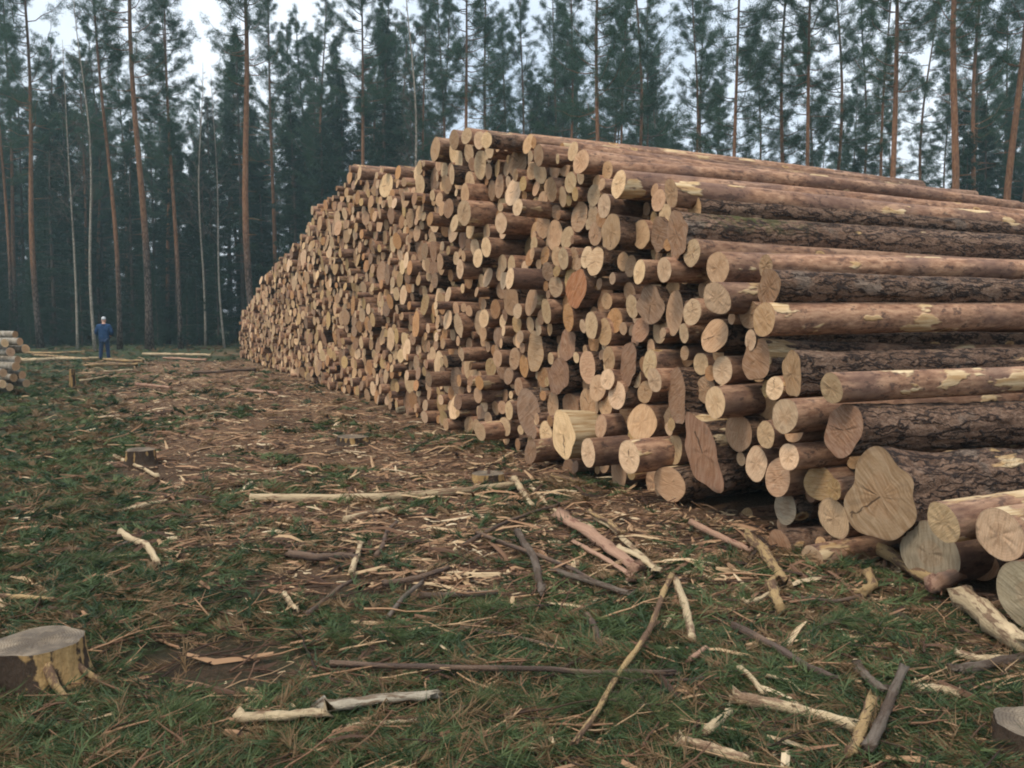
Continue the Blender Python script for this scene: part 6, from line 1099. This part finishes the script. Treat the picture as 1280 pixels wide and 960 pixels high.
def stump(px, py, Rr, h, label, seed, top=ST_TOP, rough=.09, roots=(), ridge=.5, tilt=(0, 0)):
    g = on_ground(px, py); g[2] = gz1(g[0], g[1]); r = np.random.default_rng(seed); root = empty('stump', g); seg = 72; th = np.linspace(0, 2*PI, seg, endpoint=False)
    ph = r.uniform(0, 6.28, 6); lob = sum(np.cos((k+2)*th+ph[k])/(1+.5*k) for k in range(6))/2.4; zz = np.linspace(-.08, h, 12)
    flare = np.exp(-np.clip(zz, 0, 9)/(.33*h))[:, None]
    rad = Rr*(1+rough*lob[None]*(.8+1.6*flare)+.30*flare)
    rad = rad*(1+.03*noise3(np.stack([np.cos(th)[None]*6+zz[:, None]*0, np.sin(th)[None]*6+zz[:, None]*0, zz[:, None]*9+th[None]*0], -1)))
    Z = np.repeat(zz[:, None], seg, 1); x = rad*np.cos(th); y = rad*np.sin(th); f = (Z/h)
    Z = Z+np.clip(f, 0, 1)*(x*tilt[0]+y*tilt[1])
    V = np.stack([x, y, Z], -1); i = np.arange(11)[:, None]*seg; j = np.arange(seg)[None]; k = (j+1) % seg
    Q = np.stack([i+j, i+k, i+seg+k, i+seg+j], -1).reshape(-1, 4); TH = np.repeat(th[None], len(zz), 0).ravel(); rg = np.clip(lob*.55+.75*noise3(np.stack([np.cos(TH)*5+seed, np.sin(TH)*5, Z.ravel()*2.5], -1)).reshape(Z.shape)+ridge+.25*n2(V[..., 0].ravel(), V[..., 2].ravel(), 20, seed).reshape(Z.shape), 0, 1)*np.clip((Z+.01)/.10, 0, 1)
    mk('side', V.reshape(-1, 3), Q, mats=[ST_SIDE], attrs={'ridge': rg.ravel()}, parent=root)
    rim = V[-1]; c = rim.mean(0); VV = [c[None]]+[c+(rim-c)*q+np.array([0, 0, 1])*r.normal(0, .003, (seg, 1))*(q < 1) for q in (.3, .6, .85, 1.)]
    jj = np.arange(seg); kk = (jj+1) % seg
    T = np.stack([np.zeros(seg, int), 1+jj, 1+kk], -1); Q = np.vstack([np.stack([1+a*seg+jj, 1+(a+1)*seg+jj, 1+(a+1)*seg+kk, 1+a*seg+kk], -1) for a in range(3)])
    mk('cut_top', np.vstack(VV), Q, T, mats=[top], parent=root)
    for az, L, w0, hz in roots:
        s = np.linspace(0, 1, 10); a = R_(az); P = np.stack([np.cos(a+s*.25)*(Rr*1.02+s*L), np.sin(a+s*.25)*(Rr*1.02+s*L), h*hz*(1-s)**1.5+.012*(1-s)-.02*s], -1)
        V, Q, T = tube(P, w0*(1-.45*s), 8, .3, az % 17); mk('root', V, Q, T, mats=[W_YEL], attrs={'lc': V[:, [2, 0, 1]]*1.5+az}, parent=root)
    return tag(root, label, 'stump', 'stumps left in the clearing')
stump(46, 855, .192, .20, 'big grey-topped stump with yellow stripped roots, in dark soil', 3, rough=.15, roots=[(-50, .20, .019, .7), (-14, .20, .018, .55)], ridge=.46, tilt=(.05, .0))
stump(1299, 948, .15, .12, 'half cut-off dark stump at the bottom right border', 5, ST_TOP, rough=.14, ridge=.0)
stump(176, 580, .16, .18, 'small dark stump with an orange split side beside the track', 8, ST_TOP2, .22, ridge=.12)
stump(440, 556, .19, .11, 'low dark stump nearly buried in chips near the pile foot', 12, ST_TOP2, .2, ridge=.12)
stump(610, 607, .15, .12, 'low grey-topped stump with orange sides behind the long stripped pole', 17, ST_TOP, .12, ridge=.45)
stump(91, 485, .06, .47, 'upright stake-like thin stump with yellow split side on the moss', 21, ST_TOP2, .06, ridge=.6)
# ------------------------------------------------------------------ litter: cut greenery, chips and shreds of bark
lr = np.random.default_rng(99)
def scatter(n, y0, y1, pw, spread=.72):
    u = lr.random(n); q = 1-pw; Y = (y0**q+u*(y1**q-y0**q))**(1/q); X = lr.uniform(-spread, spread, n)*Y+lr.uniform(-.6, .6, n); return X, Y
def face_x(Y): return 4.65-.43*Y
def instances(T, pos, yaw, tx, ty, s):
    """T: m x 3 template per row (n x m x 3) turned, tilted, scaled and moved"""
    V = T*s[:, None, None]; c, sn = np.cos(tx)[:, None], np.sin(tx)[:, None]
    y = V[..., 1]*c-V[..., 2]*sn; z = V[..., 1]*sn+V[..., 2]*c; x = V[..., 0]; c, sn = np.cos(ty)[:, None], np.sin(ty)[:, None]
    x, z = x*c+z*sn, -x*sn+z*c; c, sn = np.cos(yaw)[:, None], np.sin(yaw)[:, None]
    return np.stack([x*c-y*sn, x*sn+y*c, z], -1)+pos[:, None, :]
def sprigs():
    X, Y = scatter(24000, 1.9, 34, 1.25); g, ch, so = zones(X, Y); keep = (lr.random(len(X)) < np.clip(g*1.15-so*1.5+.05, .03, 1)) & (X < face_x(Y)-.05)
    X, Y = X[keep], Y[keep]; X2, Y2 = scatter(2600, 34, 60, 1.01); X = np.append(X, X2); Y = np.append(Y, Y2); n = len(X); NB = 34
    a = lr.random((n, NB)); L = lr.uniform(.12, .34, n)
    base = np.stack([(a-.5)*L[:, None], .03*np.sin(a*3+X[:, None]*9), .02*np.sin(a*PI)], -1)
    ang = lr.uniform(0, 2*PI, (n, NB)); fw = lr.uniform(.35, 1.0, (n, NB)); ln = lr.uniform(.04, .09, (n, NB))*(1+.05*np.clip(Y-6, 0, 20))[:, None]
    d = np.stack([fw, np.cos(ang)*.6, np.abs(np.sin(ang))*.32], -1); d /= np.linalg.norm(d, axis=-1)[..., None]
    side = np.cross(d, lr.normal(0, 1, (n, NB, 3))); side /= np.linalg.norm(side, axis=-1)[..., None]+1e-9
    w = (.0022*np.clip(Y/3.5, 1, 5))[:, None, None]*side
    T = np.stack([base-w, base+w, base+d*ln[..., None]], 2).reshape(n, NB*3, 3)
    pos = np.stack([X, Y, gz(X, Y)+lr.uniform(0, .028, n)], -1)
    V = instances(T, pos, lr.uniform(0, 6.28, n), lr.normal(0, .35, n), lr.normal(-.03, .16, n), lr.uniform(.8, 1.45, n))
    rn = np.clip(lr.random(n)*.75+.25*n2(X, Y, .8, 40), 0, 1); rn = np.where(lr.random(n) < .30, 2.0, rn)
    t = NT('cut_pine_greenery', .6, .25); r = t.attr('rnd'); c = t.ramp(t.math('MULTIPLY', r, .5), [(0, (.022, .042, .016)), (.22, (.055, .085, .030)), (.42, (.115, .145, .052)), (.55, (.13, .14, .06)), (.8, (.17, .105, .05))]); t.color(c)
    tr_ = t.node('ShaderNodeBsdfTranslucent'); t.put(tr_.inputs[0], c); ms = t.node('ShaderNodeMixShader'); ms.inputs[0].default_value = .2
    t.l.new(t.b.outputs[0], ms.inputs[1]); t.l.new(tr_.outputs[0], ms.inputs[2]); t.l.new(ms.outputs[0], t.n['Material Output'].inputs['Surface'])
    o = mk('pine_greenery', V.reshape(-1, 3), None, np.arange(n*NB*3).reshape(-1, 3), mats=[t.m], attrs={'rnd': np.repeat(rn, NB*3)}, smooth=False)
    tag(o, 'cut green pine sprigs and moss spread over the clearing floor', 'greenery', kind='stuff')
sprigs()
def bough(pts, label, seed, nn=900):
    G = np.array([on_ground(x, y) for x, y in pts]); r = np.random.default_rng(seed); s = np.linspace(0, len(G)-1, 14); P = np.stack([np.interp(s, range(len(G)), G[:, k]) for k in range(2)]+[s*0], -1)
    P[:, :2] += r.normal(0, .006, (14, 2)); P[:, 2] = gz(P[:, 0], P[:, 1])+.03+.05*np.sin(np.linspace(.2, PI*.9, 14)); S = Soup(); B = []; D = []
    def shoot(Q, rd, n):
        S.add(*tube(Q, np.linspace(rd, rd*.4, len(Q)), 5, cap=False)[:2]); a = r.uniform(.15, 1, n)*(len(Q)-1); i = np.minimum(a.astype(int), len(Q)-2); f = (a-i)[:, None]
        B.append(Q[i]*(1-f)+Q[i+1]*f); t = Q[i+1]-Q[i]; D.append(t/np.linalg.norm(t, axis=1)[:, None]+np.array([0, 0, .25]))
    shoot(P, .006, nn//4); T = P[-1]-P[0]; L = np.linalg.norm(T); T /= L
    for k in range(7):
        i = r.integers(3, 12); a = r.choice([-1, 1])*r.uniform(.4, 1.0); d = np.array([T[0]*math.cos(a)-T[1]*math.sin(a), T[0]*math.sin(a)+T[1]*math.cos(a), r.uniform(0, .35)]); l = L*r.uniform(.2, .45)
        Q = P[i]+np.linspace(0, 1, 6)[:, None]*d*l; Q[:, 2] -= .35*l*np.linspace(0, 1, 6)**2; shoot(Q, .004, nn//8)
    c0 = P.mean(0); V, Qd, _ = S.out(); root = empty('pine_bough', c0); mk('stem', V-c0, Qd, mats=[W_BRN], attrs={'lc': V*2}, parent=root)
    V, Tr = blades(np.vstack(B)-c0, np.vstack(D), .085, .0026, r, .55); mk('needles', V, None, Tr, mats=[bpy.data.materials['cut_pine_greenery']], attrs={'rnd': np.repeat(np.clip(r.normal(.55, .25, len(V)//3), 0, 1.1), 3)}, parent=root, smooth=False)
    tag(root, label, 'pine bough', 'cut pine boughs on the clearing floor')
bough([(850, 860), (790, 880), (715, 935)], 'green pine bough with long needles behind the cream pole pieces', 1, 1300)
bough([(700, 905), (770, 900), (840, 925)], 'yellow-green pine bough crossing the long yellowish branch', 2)
bough([(30, 655), (75, 640), (130, 650)], 'dark green bough above the big stump, at the left border', 3)
bough([(60, 700), (110, 715), (170, 705)], 'spreading green bough between the big stump and the crooked whitish stick', 4)
bough([(380, 815), (440, 800), (510, 810)], 'bright green bough just behind the long thin dark stick', 5)
bough([(560, 905), (610, 890), (680, 900)], 'green bough right of the split slabs', 6)
bough([(690, 765), (640, 780), (590, 770)], 'green bough below the crooked grey-white branch', 7)
bough([(1000, 815), (1060, 800), (1130, 815)], 'green bough beside the brown knotty branch', 8)
bough([(170, 925), (230, 905), (290, 925)], 'green bough in the corner below the dark soil', 9)
def litter():
    X, Y = scatter(40000, 2.0, 38, 1.25); Xb, Yb = scatter(70000, 5, 38, .45); X = np.append(X, Xb); Y = np.append(Y, Yb); g, ch, so = zones(X, Y); keep = (lr.random(len(X)) < np.clip(ch*.95+.14-so*.8, .06, 1)) & (X < face_x(Y)+.25)
    X, Y = X[keep], Y[keep]; n = len(X)
    # a bent strip with a three-cornered section: 4 stations x 3
    Lk = np.clip(Y/4.5, .45, 1)
    L = Lk*np.where(lr.random(n) < .055, lr.uniform(.14, .5, n), lr.lognormal(math.log(.045), .5, n))*(1+.03*np.clip(Y-6, 0, 30)); W = np.clip(L*lr.uniform(.06, .34, n), .004, .035)
    s = np.linspace(-.5, .5, 4); cv = lr.normal(0, .06, n); sx = lr.normal(0, .10, n)*np.where(L > .12, .35, 1); pt = np.array([.55, 1, .9, .35])
    T = np.zeros((n, 4, 3, 3))
    for i in range(4):
        cx = s[i]*L; cy = sx*L*math.sin(i*1.7); cz = cv*L*(1-4*s[i]**2)
        for k, (yy, zz) in enumerate([(-.5, 0), (.5, .05), (0.05, .3)]):
            T[:, i, k, 0] = cx; T[:, i, k, 1] = cy+yy*W*pt[i]; T[:, i, k, 2] = cz+zz*W*pt[i]
    T = T.reshape(n, 12, 3); one = np.ones(n)
    yaw = np.where(lr.random(n) < .45, lr.normal(.1, .5, n), lr.uniform(0, 6.28, n))
    pos = np.stack([X, Y, gz(X, Y)+lr.uniform(.004, .04, n)], -1); V = instances(T, pos, yaw, lr.normal(0, .35, n), lr.normal(0, .16, n), one)
    q = np.array([[i*3+k, i*3+(k+1) % 3, (i+1)*3+(k+1) % 3, (i+1)*3+k] for i in range(3) for k in range(3)]); Q = (np.arange(n)[:, None, None]*12+q[None]).reshape(-1, 4)
    tt = np.array([[2, 1, 0], [9, 10, 11]]); Tr = (np.arange(n)[:, None, None]*12+tt[None]).reshape(-1, 3)
    rn = lr.random(n)
    t = NT('bark_chips', .85, .15); r = t.attr('rnd'); c = t.ramp(r, [(0, (.035, .022, .016)), (.3, (.095, .052, .032)), (.52, (.21, .115, .066)), (.72, (.33, .195, .108)), (.9, (.43, .30, .17)), (1, (.58, .46, .30))]); t.color(c)
    o = mk('bark_litter', V.reshape(-1, 3), Q, Tr, mats=[t.m], attrs={'rnd': np.repeat(rn, 12)}, smooth=False)
    tag(o, 'bark chips, splinters and shreds strewn over the track', 'bark litter', kind='stuff')
    # thin twigs
    X, Y = scatter(2600, 2.0, 24, 1.3); k = X < face_x(Y)-.2; X, Y = X[k], Y[k]; S = Soup(); rr = []
    for x, y in zip(X, Y):
        L = lr.uniform(.10, .45)*(1.6 if lr.random() < .15 else 1); a = lr.normal(.15, .7) if lr.random() < .6 else lr.uniform(0, 6.28); m = 6; sN = np.linspace(-.5, .5, m); P = np.stack([x+sN*L*math.cos(a), y+sN*L*math.sin(a), sN*0], -1)
        P[:, :2] += lr.normal(0, .018*L, (m, 2)); P[:, 2] = gz(P[:, 0], P[:, 1])+.012+np.abs(lr.normal(0, .018, 1))+np.linspace(0, lr.uniform(0, .07), m)
        V, Qq, _ = tube(P, np.linspace(1, .4, m)*lr.uniform(.003, .009)*max(1, y/9), 4, cap=False); S.add(V, Qq); q = lr.random()**1.5*.85; rr.append(np.full(len(V), q))
        for _ in range(2):                                   # side shoots
            i = lr.integers(1, m-1); b2 = a+lr.choice([-1, 1])*lr.uniform(.4, .9); l2 = L*lr.uniform(.2, .45); P2 = P[i]+np.linspace(0, 1, 4)[:, None]*np.array([l2*math.cos(b2), l2*math.sin(b2), lr.uniform(0, .05)])
            V, Qq, _ = tube(P2, np.linspace(.8, .3, 4)*.0035*max(1, y/9), 3, cap=False); S.add(V, Qq); rr.append(np.full(len(V), q))
    V, Qq, _ = S.out(); o = mk('twig_litter', V, Qq, mats=[t.m], attrs={'rnd': np.concatenate(rr)}); tag(o, 'thin broken twigs scattered over the cut greenery', 'twig litter', kind='stuff')
litter()
# ------------------------------------------------------------------ the person, seen from behind
def skin(name, V, E, Rd, mat, parent, lev=2, root=0):
    me = bpy.data.meshes.new(name); me.from_pydata(V, E, []); o = bpy.data.objects.new(name, me); COL.objects.link(o); o.parent = parent
    o.modifiers.new('skin', 'SKIN').use_smooth_shade = True; me.skin_vertices or None
    if not me.skin_vertices: bpy.context.view_layer.update()
    for i, d in enumerate(me.skin_vertices[0].data):
        r = Rd[i]; d.radius = r if isinstance(r, tuple) else (r, r); d.use_root = i == root
    s = o.modifiers.new('sub', 'SUBSURF'); s.levels = lev; s.render_levels = lev; me.materials.append(mat); return o
def m_cloth(name, a, b):
    t = NT(name, .8, .2); v = t.obj(); n = t.noise(v, 9, 3); t.color(t.mix(n, a, b)); t.bump(t.noise(scl(t, v, (1, 1, 2.2)), 9, 3), .05, 1.); return t.m
SKINM = NT('skin', .55, .3); SKINM.color((.48, .27, .19)); SKINM = SKINM.m
JK = m_cloth('blue_jacket', (.008, .028, .075), (.018, .055, .13)); TRS = m_cloth('navy_trousers', (.010, .022, .055), (.022, .045, .10)); HAT = m_cloth('pale_knit_cap', (.42, .43, .44), (.60, .61, .62)); BT = m_cloth('black_boots', (.012, .012, .013), (.03, .03, .03)); EYE_M = NT('eye', .3, .5); EYE_M.color((.05, .04, .035)); EYE_M = EYE_M.m
def person():
    g = on_ground(131, 450); root = empty('person', (g[0], g[1], gz1(g[0], g[1])), R_(12))
    V = []; E = []; Rd = []
    def a(p, r, to=None):
        V.append(p); Rd.append(r); i = len(V)-1
        if to is not None: E.append((to, i))
        return i
    pel = a((0, 0, .95), (.15, .11)); ch = a((0, 0, 1.2), (.15, .11), pel); ch2 = a((0, .0, 1.4), (.13, .09), ch); nk = a((0, .01, 1.51), .055, ch2); h1 = a((0, .03, 1.58), (.068, .08), nk); h2 = a((0, .035, 1.66), (.078, .095), h1); a((0, .03, 1.74), (.055, .065), h2)
    nose = a((0, .135, 1.635), .014, h2)
    for s in (-1, 1):
        a((s*.085, .02, 1.64), (.012, .022), h2)
        sh = a((s*.17, 0, 1.42), .06, ch2); el = a((s*.275, -.02, 1.14), .045, sh); wr = a((s*.215, .17, 1.02), .03, el); pm = a((s*.195, .235, 1.0), (.036, .022), wr)
        for k, (dx, dz, L) in enumerate([(-.028, .004, .07), (-.01, .008, .078), (.01, .006, .072), (.027, 0, .058)]):
            f1 = a((s*(.19-dx), .275, 1.0+dz), .0095, pm); f2 = a((s*(.186-dx), .275+L*.45, .99+dz), .0088, f1); a((s*(.183-dx), .275+L*.75, .965+dz), .0075, f2)
        t1 = a((s*.155, .24, 1.015), .011, pm); a((s*.14, .28, 1.012), .009, t1)
        hp = a((s*.09, 0, .88), .085, pel); kn = a((s*.12, .015, .48), .058, hp); an = a((s*.15, -.02, .09), .04, kn); a((s*.165, .12, .05), (.04, .03), an)
    skin('body', V, E, Rd, SKINM, root)
    V, E, Rd = [], [], []
    p = a((0, 0, .80), (.235, .17)); q = a((0, 0, .96), (.215, .165), p); c = a((0, -.005, 1.2), (.235, .17), q); c2 = a((0, 0, 1.38), (.20, .14), c); a((0, .0, 1.5), (.085, .085), c2)
    for s in (-1, 1):
        sh = a((s*.20, 0, 1.39), .10, c2); e = a((s*.30, -.02, 1.14), .085, sh); a((s*.225, .15, 1.03), .06, e)
    jk = skin('jacket', V, E, Rd, JK, root)
    V, E, Rd = [], [], []
    p = a((0, -.09, 1.50), (.10, .045)); a((0, -.11, 1.42), (.085, .045), p); skin('hood', V, E, Rd, JK, jk)
    V, E, Rd = [], [], []
    p = a((0, 0, .93), (.165, .13))
    for s in (-1, 1):
        hp = a((s*.095, 0, .84), .105, p); kn = a((s*.125, .015, .48), .085, hp); a((s*.15, -.015, .10), .072, kn)
    skin('trousers', V, E, Rd, TRS, root)
    for s in (-1, 1):
        V, E, Rd = [], [], []; p = a((s*.15, -.03, .14), .06); q = a((s*.152, -.02, .055), (.058, .05), p); a((s*.17, .15, .042), (.05, .04), q); skin('boot', V, E, Rd, BT, root)
    V, E, Rd = [], [], []; p = a((0, -.005, 1.625), (.092, .095)); q = a((0, .015, 1.72), (.09, .10), p); a((0, .01, 1.785), (.05, .055), q); skin('cap', V, E, Rd, HAT, root)
    for s in (-1, 1):
        u, w = np.meshgrid(np.linspace(0, PI, 6), np.linspace(0, 2*PI, 9)[:-1], indexing='ij'); S3 = np.stack([np.sin(u)*np.cos(w), np.sin(u)*np.sin(w), np.cos(u)], -1).reshape(-1, 3)*.012+np.array([s*.032, .118, 1.66])
        i = np.arange(5)[:, None]*8; j = np.arange(8)[None]; k = (j+1) % 8; mk('eye', S3, np.stack([i+j, i+8+j, i+8+k, i+k], -1).reshape(-1, 4), mats=[EYE_M], parent=root)
    tag(root, 'person in blue jacket, navy trousers and pale cap, standing with back turned', 'person')
person()
# ------------------------------------------------------------------ air, sky, sun, camera
def haze():
    x0, x1, y0, y1, z0, z1 = -150, 150, -30, 150, -3.5, 34
    V = [(x, y, z) for x in (x0, x1) for y in (y0, y1) for z in (z0, z1)]
    o = mk('haze', V, [(0, 1, 3, 2), (4, 6, 7, 5), (0, 4, 5, 1), (2, 3, 7, 6), (0, 2, 6, 4), (1, 5, 7, 3)], smooth=False)
    m = bpy.data.materials.new('air'); m.use_nodes = True; n = m.node_tree.nodes; n.remove(n['Principled BSDF']); pv = n.new('ShaderNodeVolumePrincipled'); pv.inputs['Density'].default_value = HAZE_D; pv.inputs['Color'].default_value = (.64, .90, .94, 1); pv.inputs['Anisotropy'].default_value = .2
    m.node_tree.links.new(pv.outputs[0], n['Material Output'].inputs['Volume']); o.data.materials.append(m); tag(o, kind='stuff')
HAZE_D = .0011
haze()
SUN_EL, SUN_AZ = 60, 222           # degrees; azimuth clockwise from +Y (behind the camera, to its left)
w = bpy.data.worlds.new('World'); sc.world = w; w.use_nodes = True; nt = w.node_tree; bg = nt.nodes['Background']
sky = nt.nodes.new('ShaderNodeTexSky'); sky.sky_type = 'NISHITA'; sky.sun_disc = False; sky.sun_elevation = R_(SUN_EL); sky.sun_rotation = R_(SUN_AZ); sky.dust_density = 2.0
tc = nt.nodes.new('ShaderNodeTexCoord'); no = nt.nodes.new('ShaderNodeTexNoise'); no.inputs['Scale'].default_value = 2.6; no.inputs['Detail'].default_value = 6; nt.links.new(tc.outputs['Generated'], no.inputs['Vector'])
cr = nt.nodes.new('ShaderNodeValToRGB'); cr.color_ramp.elements[0].position = .32; cr.color_ramp.elements[0].color = (5.8, 6.9, 8.3, 1); cr.color_ramp.elements[1].position = .68; cr.color_ramp.elements[1].color = (11.0, 11.7, 12.6, 1); nt.links.new(no.outputs[0], cr.inputs[0])
mx = nt.nodes.new('ShaderNodeMix'); mx.data_type = 'RGBA'; mx.inputs[0].default_value = .86; nt.links.new(sky.outputs[0], mx.inputs[6]); nt.links.new(cr.outputs[0], mx.inputs[7]); 
sx = nt.nodes.new('ShaderNodeSeparateXYZ'); nt.links.new(tc.outputs['Generated'], sx.inputs[0])
ov = nt.nodes.new('ShaderNodeMapRange'); nt.links.new(sx.outputs[2], ov.inputs[0]); ov.inputs[3].default_value = .84; ov.inputs[4].default_value = 1.5       # an overcast sky is brighter overhead than at the horizon
vm = nt.nodes.new('ShaderNodeVectorMath'); vm.operation = 'SCALE'; nt.links.new(mx.outputs[2], vm.inputs[0]); nt.links.new(ov.outputs[0], vm.inputs['Scale']); nt.links.new(vm.outputs[0], bg.inputs[0]); bg.inputs[1].default_value = .072
sd = bpy.data.lights.new('sun', 'SUN'); sd.energy = 1.5; sd.angle = R_(16); sd.color = (1, .88, .72); so_ = bpy.data.objects.new('sun', sd); COL.objects.link(so_)
az = R_(SUN_AZ); el = R_(SUN_EL); dv = Vector((math.sin(az)*math.cos(el), math.cos(az)*math.cos(el), math.sin(el))); so_.rotation_euler = dv.to_track_quat('Z', 'Y').to_euler(); so_.location = dv*60
cd = bpy.data.cameras.new('camera'); cam = bpy.data.objects.new('camera', cd); COL.objects.link(cam); cam.location = (0, 0, EYE); cam.rotation_euler = (R_(90)-PITCH, 0, 0); cd.sensor_width = 36; cd.lens = 36*F/1280; cd.clip_start = .05; cd.clip_end = 2000; sc.camera = cam
vs = sc.view_settings; vs.view_transform = 'Standard'; vs.look = 'None'; vs.exposure = .78; vs.gamma = 1; vs.use_curve_mapping = False
cy = sc.cycles; cy.use_denoising = True; cy.max_bounces = 6; cy.diffuse_bounces = 3; cy.glossy_bounces = 2; cy.transmission_bounces = 3; cy.volume_bounces = 0; cy.transparent_max_bounces = 4; cy.filter_width = 2.0
